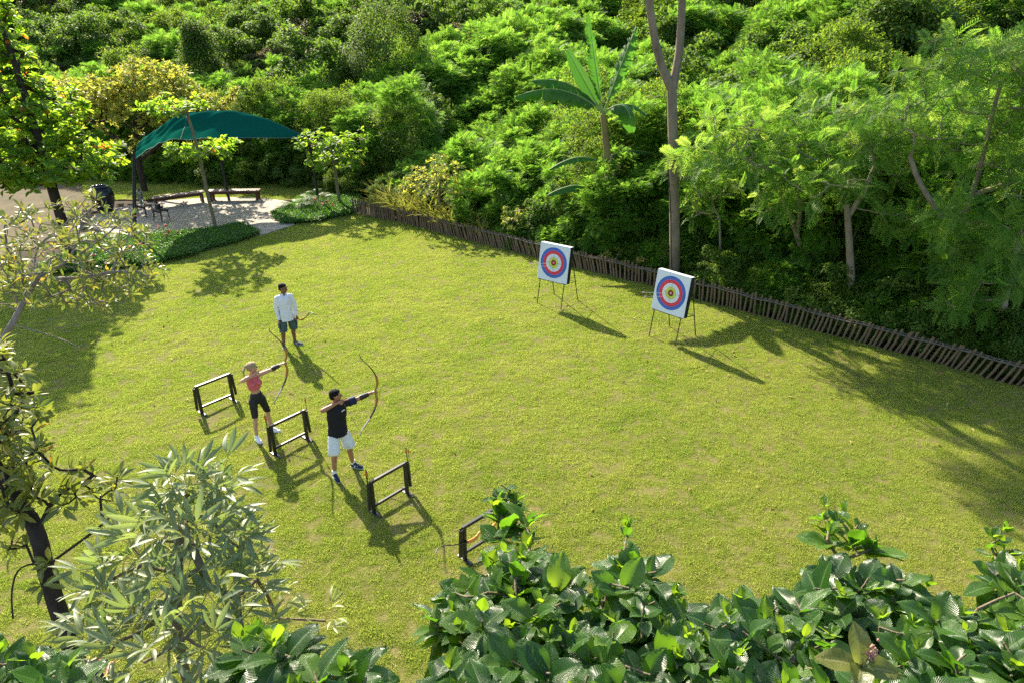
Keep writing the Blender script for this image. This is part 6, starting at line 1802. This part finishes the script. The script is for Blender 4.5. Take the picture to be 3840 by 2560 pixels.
for q in range(9): st.tube(smooth_path([[g.normal(0, .03), -.12, .8 + .2 * q], [g.normal(0, .12), -.2, 1.3 + .24 * q], [g.normal(0, .2), -.24, .8 + .24 * q]]), [.05] * 7 + [.02] * 3, 6, flat=.4)
st.build('pseudostem', M_bkban, banana)
ban_leaf(at_y(1222, 186, Yb - .3), (.2, -.1, .75), .48, 1, .55); ban_leaf(at_y(1182, 224, Yb - .9), (.1, -.2, .95), .48, 1, .7)
ban_leaf(at_y(1303, 115, Yb + .1), (-.1, 0, .1), .4); ban_leaf(at_y(1352, 34, Yb + .4), (-.05, .1, .1), .26, 0, .5, shred=True); ban_leaf(at_y(1462, 62, Yb + .2), (.05, 0, .25), .30, 0, .5, shred=True)
ban_leaf(at_y(1452, 305, Yb - .3), (.35, -.1, 1.05), .5, 0, .3); ban_leaf(at_y(1490, 272, Yb + .6), (.1, .2, .7), .22, 1, .4)
lo = at_y(1378, 372, Yb); ban_leaf(at_y(1262, 390, Yb - .4), (.1, -.1, .55), .22, 1, .5, lo)
lo2 = at_y(1385, 445, Yb); ban_leaf(at_y(1255, 450, Yb - .7), (.1, -.15, .65), .24, 0, .45, lo2); ban_leaf(at_y(1502, 355, Yb + .5), (0, .1, .45), .2, 1, .5, lo); ban_leaf(at_y(1440, 470, Yb), (.2, 0, .9), .17, 0, .2, lo2)

for px_, py_, Y_, sc_, key_ in ((1372, 520, 23.7, .62, ('tallfrond', 0)), (1432, 520, 23.6, .66, ('tallfrond', 1)), (1330, 500, 24.6, .55, ('tallsmall', 0)), (1290, 470, 25.6, .6, ('tallfrond', 1))):
    p_ = at_y(px_, py_, Y_); shrub(key_, (p_[0], Y_, .05), sc_, px_ * .1, *LBL[key_[0]])

# ---------------------------------------------------------------- sword leaved clumps, tufts, ferns, beds
def blades(n, L, w, spread, seed, arch=.5, seg=6, stiff=1.0):
    g = np.random.default_rng(seed); mb = MB()
    for _ in range(n):
        a = g.random() * 6.283; e = g.uniform(.1, 1) * spread; l = L * g.uniform(.6, 1.1)
        d = unit(np.array([math.cos(a) * e, math.sin(a) * e, 1.0])); h = np.array([math.cos(a), math.sin(a), 0]); s_ = np.cross(d, h); s_ = unit(s_)
        t = np.linspace(0, 1, seg + 1); ar = arch * g.uniform(.3, 1.4)
        C = np.outer(t * l, d) + np.outer(ar * l * t ** 2.4 * .55, h) - np.outer(ar * l * t ** 2.6 * .5, [0, 0, 1.0]) + h * .03
        wd = w * np.clip(1 - t ** 2.2, .03, 1) * (.6 + .4 * np.clip(t * 4, 0, 1))
        V = np.concatenate([C + s_ * wd[:, None] / 2, C, C - s_ * wd[:, None] / 2]); V[seg + 1:2 * seg + 2, 2] -= w * .2
        k = np.arange(seg); m = seg + 1; U = np.concatenate([np.stack([np.full(m, u), t], -1) for u in (0, .5, 1)])
        mb.add(V, np.concatenate([np.stack([k, k + 1, k + 1 + m, k + m], -1), np.stack([k + m, k + 1 + m, k + 1 + 2 * m, k + 2 * m], -1)]), g.random(), 0, U)
    return mb
sword = [blades(64, 1.15, .05, .95, 200 + k).mesh('blades', M_blade) for k in range(2)]
tuft = [blades(90, .75, .018, .8, 210 + k, .8).mesh('blades', M_tuft) for k in range(2)]
def at_fence(px, py, back=.0, z=.05):
    p = at_z(px, py, z); return np.array([p[0], p[1], 0])
def near_fence(sfrac, back):
    p, _ = fence_at(sfrac * FLEN); p2, _ = fence_at(min(sfrac * FLEN + .2, FLEN)); td = unit(p2 - p + 1e-9); return np.array([p[0] - td[1] * -back * -1 if False else p[0] - td[1] * back * 1.0, p[1] + td[0] * back, 0.0])
def fpt(q, back):
    p, _ = fence_at(q * FLEN); a, _ = fence_at(max(q * FLEN - .3, 0)); c, _ = fence_at(min(q * FLEN + .3, FLEN)); t = unit(c - a); nrm = np.array([-t[1], t[0]])
    if s_dist((p + nrm)[None])[0] < 0: nrm = -nrm
    return np.array([*(p + nrm * back), .02])
sw_lbl = 'clump of yellow striped sword leaves leaning over the left part of the stake fence'
for q, bk, s in ((.035, .5, .8), (.075, .7, 1.0), (.105, .45, 1.1), (.13, .9, 1.15), (.16, .5, 1.0), (.195, .5, .95), (.225, .6, .9), (.26, .5, .75), (.03, 1.4, 1.0)):
    p = fpt(q, bk); o = empty('sword_leaf_clump', tuple(p), G.uniform(0, 6.28), sw_lbl, 'plant', 'sword leaved clumps behind the fence'); o.scale = (s * 1.4, s * 1.4, s * 1.45)
    c = bpy.data.objects.new('blades', sword[G.integers(0, 2)]); COL.objects.link(c); c.parent = o
for q, bk, s, lb in ((.435, .7, 1.35, 'tall blue green grass tuft behind the fence left of the first target'), (.50, .6, .7, 'small pale grass tuft behind the first target'), (.555, .7, .8, 'grass tuft behind the fence between the two targets'),
                     (.70, .4, .55, 'dry looking grass tuft poking over the fence right of the second target'), (.78, .4, .6, 'grass tuft by the straight pale trunk'), (.88, .4, .5, 'grass tuft behind the right part of the fence')):
    p = fpt(q, bk); o = empty('grass_tuft', tuple(p), G.uniform(0, 6.28), lb, 'grass tuft'); o.scale = (s, s, s)
    c = bpy.data.objects.new('blades', tuft[G.integers(0, 2)]); COL.objects.link(c); c.parent = o

# yellow green and pale shrubs close behind the fence
def rosette_shrub(name, label, base, R_, n, seed, tpl, mat, size=(.7, 1.1), tint=(.5, .25), zc=.6, cat='shrub', nl=(7, 11)):
    g = np.random.default_rng(seed); b = np.array(base, float); u = rand_unit(n, g); u[:, 2] = np.abs(u[:, 2]); tips = b + u * np.array([R_, R_, R_ * .9]) * g.uniform(.55, 1.05, (n, 1)) + [0, 0, zc * R_]
    tb, D = grow([[b, b + [0, 0, zc * R_]]], tips, .006, .4, g, .1, .1, .2)
    cr = MB(); rosette(cr, tpl, tips, D, g, nl, .6, 1.0, size, tint, stemlen=.08)
    return mtree(name, label, cat, tb, M_twig, cr, mat, None, tuple(b), 'foliage', 'stem')
p = at_y(1010, 470, 27.9); rosette_shrub('yellow_shrub', 'yellow green variegated shrub rising behind the sword leaved clumps', (p[0], 27.9, .2), 1.55, 130, 301, leaf_tpl(.16, .075, 'ellip', 3, 2, .2, .35), M_var, tint=(.55, .3), zc=.75)
p = at_y(1190, 520, 25.3); rosette_shrub('pale_shrub', 'pale variegated shrub behind the fence left of the first target', (p[0], 25.3, .15), .85, 46, 302, leaf_tpl(.14, .075, 'ellip', 3, 2, .2, .35), M_var, tint=(.3, .2), zc=.7)
p = fpt(.475, .75); rosette_shrub('low_shrub', 'low shrub with cream splashed leaves just behind the first target', tuple(p), .5, 34, 303, leaf_tpl(.17, .06, 'lance', 3, 2, .2, .35), M_var, tint=(.45, .3))
p = fpt(.52, .6); rosette_shrub('low_shrub', 'low orange tipped shrub behind the right edge of the first target', tuple(p), .42, 28, 304, leaf_tpl(.15, .05, 'lance', 3, 2, .2, .35), M_yell, tint=(.45, .35))

# planting beds beside the patio: low carpet of small leaves
M_bed = mat_leaf('carpet leaf', [(0, (0.03, 0.095, 0.012)), (1, (0.075, 0.17, 0.018))], [(0, (0.07, 0.24, 0.012)), (1, (0.19, 0.40, 0.02))], .4, .45, .4)
def carpet(k):
    g = np.random.default_rng(700 + k); n = 130; r = .26 * np.sqrt(g.random(n)); a = g.random(n) * 6.283
    P = np.stack([r * np.cos(a), r * np.sin(a), .10 + .05 * np.cos(r / .26 * 1.5) + g.uniform(-.05, .03, n)], -1); O = unit(np.stack([np.cos(a) * .5, np.sin(a) * .5, np.ones(n)], -1))
    return MB().inst(leaf_tpl(.062, .04, 'ellip', 2, 2, .2, .3), leaf_frames(g, O, .1, .1, .9) * g.uniform(.7, 1.2, n)[:, None, None], P, g.random(n)).build('carpet_clump', M_bed, link=False)
BED1 = np.array([(-15.6, 22.2), (-13.6, 22.55), (-12.2, 23.2), (-11.2, 24.35), (-10.4, 25.6), (-9.8, 26.75), (-10.9, 27.9), (-12.0, 26.9), (-13.6, 26.5), (-15.9, 26.3)])
BED2 = np.array([(-10.0, 29.9), (-9.15, 28.2), (-8.1, 28.5), (-6.95, 29.6), (-6.9, 31.0), (-7.2, 32.6), (-8.4, 32.2), (-9.3, 31.2)])
cl = [carpet(k) for k in range(4)]
for nm, poly, lab in (('ground_cover', BED1, 'low green leafy ground cover in the bed between lawn and patio'), ('ground_cover', BED2, 'low green leafy ground cover beside the patio at the fence end')):
    lo_, hi_ = poly.min(0), poly.max(0); q = np.stack([G.uniform(lo_[0], hi_[0], 2600), G.uniform(lo_[1], hi_[1], 2600)], -1); q = q[in_poly(q, poly)]; q = q[:int(len(q) * .75)]; n_ = len(q)
    scatter(nm, np.concatenate([q, np.zeros((n_, 1))], 1), np.stack([np.zeros(n_), np.zeros(n_), G.uniform(0, 6.28, n_)], -1), G.uniform(.75, 1.3, n_), G.integers(0, 4, n_), cl, label=lab, cat='ground cover')
# arching fern palms and red flowered plants in the beds
def fern(base, s, label, seed, n=16):
    g = np.random.default_rng(seed); b = np.array([*base, 0.0]); mb = MB(); rb = MB()
    for k in range(n):
        a = g.random() * 6.283; L = s * g.uniform(.7, 1.15); h = np.array([math.cos(a), math.sin(a), 0]); el = g.uniform(.5, 1.5)
        P = bez([0, 0, 0], h * L * .35 + [0, 0, L * el * .6], h * L * .95 + [0, 0, L * (.35 * el - .1)], 18); T = unit(np.gradient(P, axis=0)); rb.tube(P, np.linspace(.009, .003, 18) * s, 4)
        for q in range(3, 18):
            sd = unit(np.cross(T[q], [0, 0, 1.0])); l = .26 * s * math.sin(math.pi * (q / 18) ** .8 * .92 + .1)
            for sg in (-1, 1):
                d = unit(sd * sg + T[q] * .5 + [0, 0, -.15]); V = [P[q], P[q] + d * l * .5 + T[q] * .018 * s, P[q] + d * l, P[q] + d * l * .5 - T[q] * .018 * s]; mb.add(V, np.array([[0, 1, 2, 3]]), g.random())
    o = empty('fern_palm', tuple(b), 0, label, 'fern palm'); mb.build('fronds', M_fern, o); rb.build('stems', M_fernrib, o)
fern((-9.35, 30.6), 1.25, 'feathery fern palm in the bed at the end of the patio', 401, 18); fern((-8.6, 31.6), .95, 'smaller fern palm behind the red flowers at the fence end', 402)
fern((-15.2, 25.6), .8, 'fern palm tuft beneath the low sail corner', 403)
def flowering(base, s, label, seed):
    g = np.random.default_rng(seed); b = np.array([*base, 0.0]); o = empty('flowering_plant', tuple(b), 0, label, 'flowering plant'); tips = b + np.stack([g.normal(0, .3 * s, 24), g.normal(0, .3 * s, 24), g.uniform(.25, .62, 24) * s], -1)
    tb, D = grow([[b, b + [0, 0, .15 * s]]], tips, .006, .35, g, .12, .1, .15); tb.v = [v - b for v in tb.v]; tb.build('stems', M_tan, o)
    cr = MB(); rosette(cr, leaf_tpl(.085, .03, 'obov', 2, 2, .2, .3), tips, D, g, (6, 10), .6, 1.0, (.8, 1.2), (.4, .25), stemlen=.1); cr.v = [v - b for v in cr.v]; cr.build('foliage', M_fern, o)
    fl = MB()
    for t in tips[::4]:
        for q in range(9): ell(fl, t - b + g.normal(0, .028, 3) + [0, 0, .05], (.026, .026, .013))
    fl.build('flowers', M_red, o)
flowering((-13.3, 23.6), 1.0, 'thorny plant with two red flower heads in the bed near the sparse tree', 411); flowering((-12.9, 26.0), .9, 'red flowered plant by the near edge of the patio', 412); flowering((-8.3, 30.0), 1.1, 'red flowered plant in the bed at the fence end', 413)
p = empty('grass_tuft', (-13.1, 24.9, 0), 1.0, 'bushy grass tuft in the bed beside the patio', 'grass tuft'); p.scale = (.75, .75, .75); c = bpy.data.objects.new('blades', tuft[0]); COL.objects.link(c); c.parent = p
p = empty('grass_tuft', (-8.0, 30.9, 0), 1.0, 'spiky grass tuft between the red flowers and the second sapling', 'grass tuft'); p.scale = (.95, .95, .95); c = bpy.data.objects.new('blades', tuft[1]); COL.objects.link(c); c.parent = p

# ---------------------------------------------------------------- vine draped trees high on the slope
def draped(px, py, Y, R_, H_, label, seed, mats):
    p = at_y(px, py, Y); b = np.array([p[0], Y, 0.0]); b[2] = hill_z(b[None])[0] - .2; H_ = p[2] - b[2] if H_ is None else H_
    g = np.random.default_rng(seed); P, O = [], []
    for k in range(170):
        a = g.random() * 6.283; t = g.random() ** 1.0; r = R_ * (1 - .78 * t ** 1.8) * g.uniform(.6, 1.25); c = np.array([r * math.cos(a), r * math.sin(a), H_ * t]); o_ = unit(np.array([math.cos(a), math.sin(a), .3 + t]))
        m = 130; u = unit(rand_unit(m, g) + o_ * .6); P.append(c + u * .62 * g.uniform(.5, 1, m)[:, None] * [1, 1, 1.2]); O.append(unit(u * .5 + o_))
    P, O = np.concatenate(P), np.concatenate(O); n = len(P); M = leaf_frames(g, O, -.1, .55, .6) * g.uniform(.7, 1.35, n)[:, None, None]
    cr = MB(); dead = g.random(n) < mats; t = np.clip(g.normal(.5, .24, n), 0, 1); cr.inst(T_leafV, M[~dead], P[~dead] + b, t[~dead], 0); cr.inst(T_leafV, M[dead], P[dead] + b, t[dead], 1)
    tb = MB(); tb.tube(smooth_path([b, b + [.1, 0, H_ * .5], b + [0, .1, H_ * .55]]), .12, 8)
    mtree('vine_draped_tree', label, 'tree', tb, M_bkdark, cr, [M_vine, M_dry], None, tuple(b))
draped(447, 62, 46, 1.1, None, 'small dome shaped tree smothered in vines above the shade sail', 501, .12)
draped(880, 22, 47, 3.0, None, 'wide dark dome of vines at the middle of the top edge', 502, .12)

# ---------------------------------------------------------------- undergrowth in the shade just behind the fence
g = np.random.default_rng(888); up, us, uk = [], [], []
for _ in range(900):
    q = g.uniform(.0, 1.0); bk = g.uniform(.35, 3.4); p = fpt(min(q, .995), bk)
    if s_dist(p[None])[0] < .3 or (q < .3 and bk < 1.7) or (.4 < q < .58 and bk < 1.4): continue
    up.append([p[0], p[1], hill_z(p[None])[0] - .05]); k = g.random(); uk.append(0 if k < .22 else (1 if k < .4 else (2 if k < .58 else (3 if k < .74 else (4 if k < .9 else 5)))))
    us.append(min(g.uniform(.3, .66), (bk - .08) / 1.5) if uk[-1] < 4 else g.uniform(.35, .7) * (.7 if bk < .6 else 1))
for _ in range(420):
    p = np.array([g.uniform(-26, -5), g.uniform(33, 39)]); s_ = s_dist(p[None])[0]
    if s_ < .05 or s_ > 3: continue
    up.append([p[0], p[1], hill_z(p[None])[0] - .05]); uk.append(int(g.integers(0, 4))); us.append(g.uniform(.35, .75))
prot = [bpy.data.objects.new('undergrowth_clump_%d' % k, m) for k, m in enumerate((BUSH[('frond', 0)][0], BUSH[('small', 0)][0], BUSH[('vine', 0)][0], BUSH[('lance', 0)][0], tuft[0], tuft[1]))]
nu = len(up)
scatter('undergrowth', up, np.stack([np.zeros(nu), np.zeros(nu), g.uniform(0, 6.28, nu)], -1), us, uk, prot, label='shaded leafy undergrowth and weeds along the foot of the slope behind the fence', cat='undergrowth')
# ================================================================== CAMERA, LIGHT, WORLD
cam = bpy.data.cameras.new('camera'); co = bpy.data.objects.new('camera', cam); COL.objects.link(co)
cam.sensor_width = 36.0; cam.lens = F_PX / 3840 * 36.0; cam.clip_start = 0.05; cam.clip_end = 2000
Mx = Matrix.Identity(4)
for r_ in range(3):
    Mx[r_][0] = _r[r_]; Mx[r_][1] = _u[r_]; Mx[r_][2] = -_fw[r_]; Mx[r_][3] = CAM[r_]
co.matrix_world = Mx
SC.camera = co

SUN_AZ, SUN_EL = R(-30.0), R(34.0)           # azimuth measured from +Y towards +X
sd = Vector((math.sin(SUN_AZ) * math.cos(SUN_EL), math.cos(SUN_AZ) * math.cos(SUN_EL), math.sin(SUN_EL)))
sun = bpy.data.lights.new('sun', 'SUN'); sun.energy = 5.0; sun.angle = R(0.53); sun.color = (1.0, 0.90, 0.71)
so = bpy.data.objects.new('sun', sun); COL.objects.link(so)
so.rotation_euler = sd.to_track_quat('Z', 'Y').to_euler(); so.location = (-40, 60, 60)
W = bpy.data.worlds.new('World'); SC.world = W; W.use_nodes = True
t = W.node_tree; t.nodes.clear()
sky = t.nodes.new('ShaderNodeTexSky'); sky.sky_type = 'NISHITA'; sky.sun_disc = False
sky.sun_elevation = SUN_EL; sky.sun_rotation = SUN_AZ; sky.dust_density = 1.5; sky.air_density = 1.0; sky.ozone_density = 1.0
bg = t.nodes.new('ShaderNodeBackground'); bg.inputs[1].default_value = 0.13
wo = t.nodes.new('ShaderNodeOutputWorld'); t.links.new(sky.outputs[0], bg.inputs[0]); t.links.new(bg.outputs[0], wo.inputs[0])
vs = SC.view_settings
vs.view_transform = 'Standard'; vs.look = 'None'; vs.gamma = 1.0; vs.exposure = 1.45; vs.use_curve_mapping = False
SC.render.engine = 'CYCLES'
cy = SC.cycles
cy.max_bounces = 8; cy.diffuse_bounces = 3; cy.glossy_bounces = 3; cy.transmission_bounces = 6; cy.transparent_max_bounces = 8
cy.use_denoising = False; cy.sample_clamp_indirect = 6.0
cy.caustics_reflective = False; cy.caustics_refractive = False
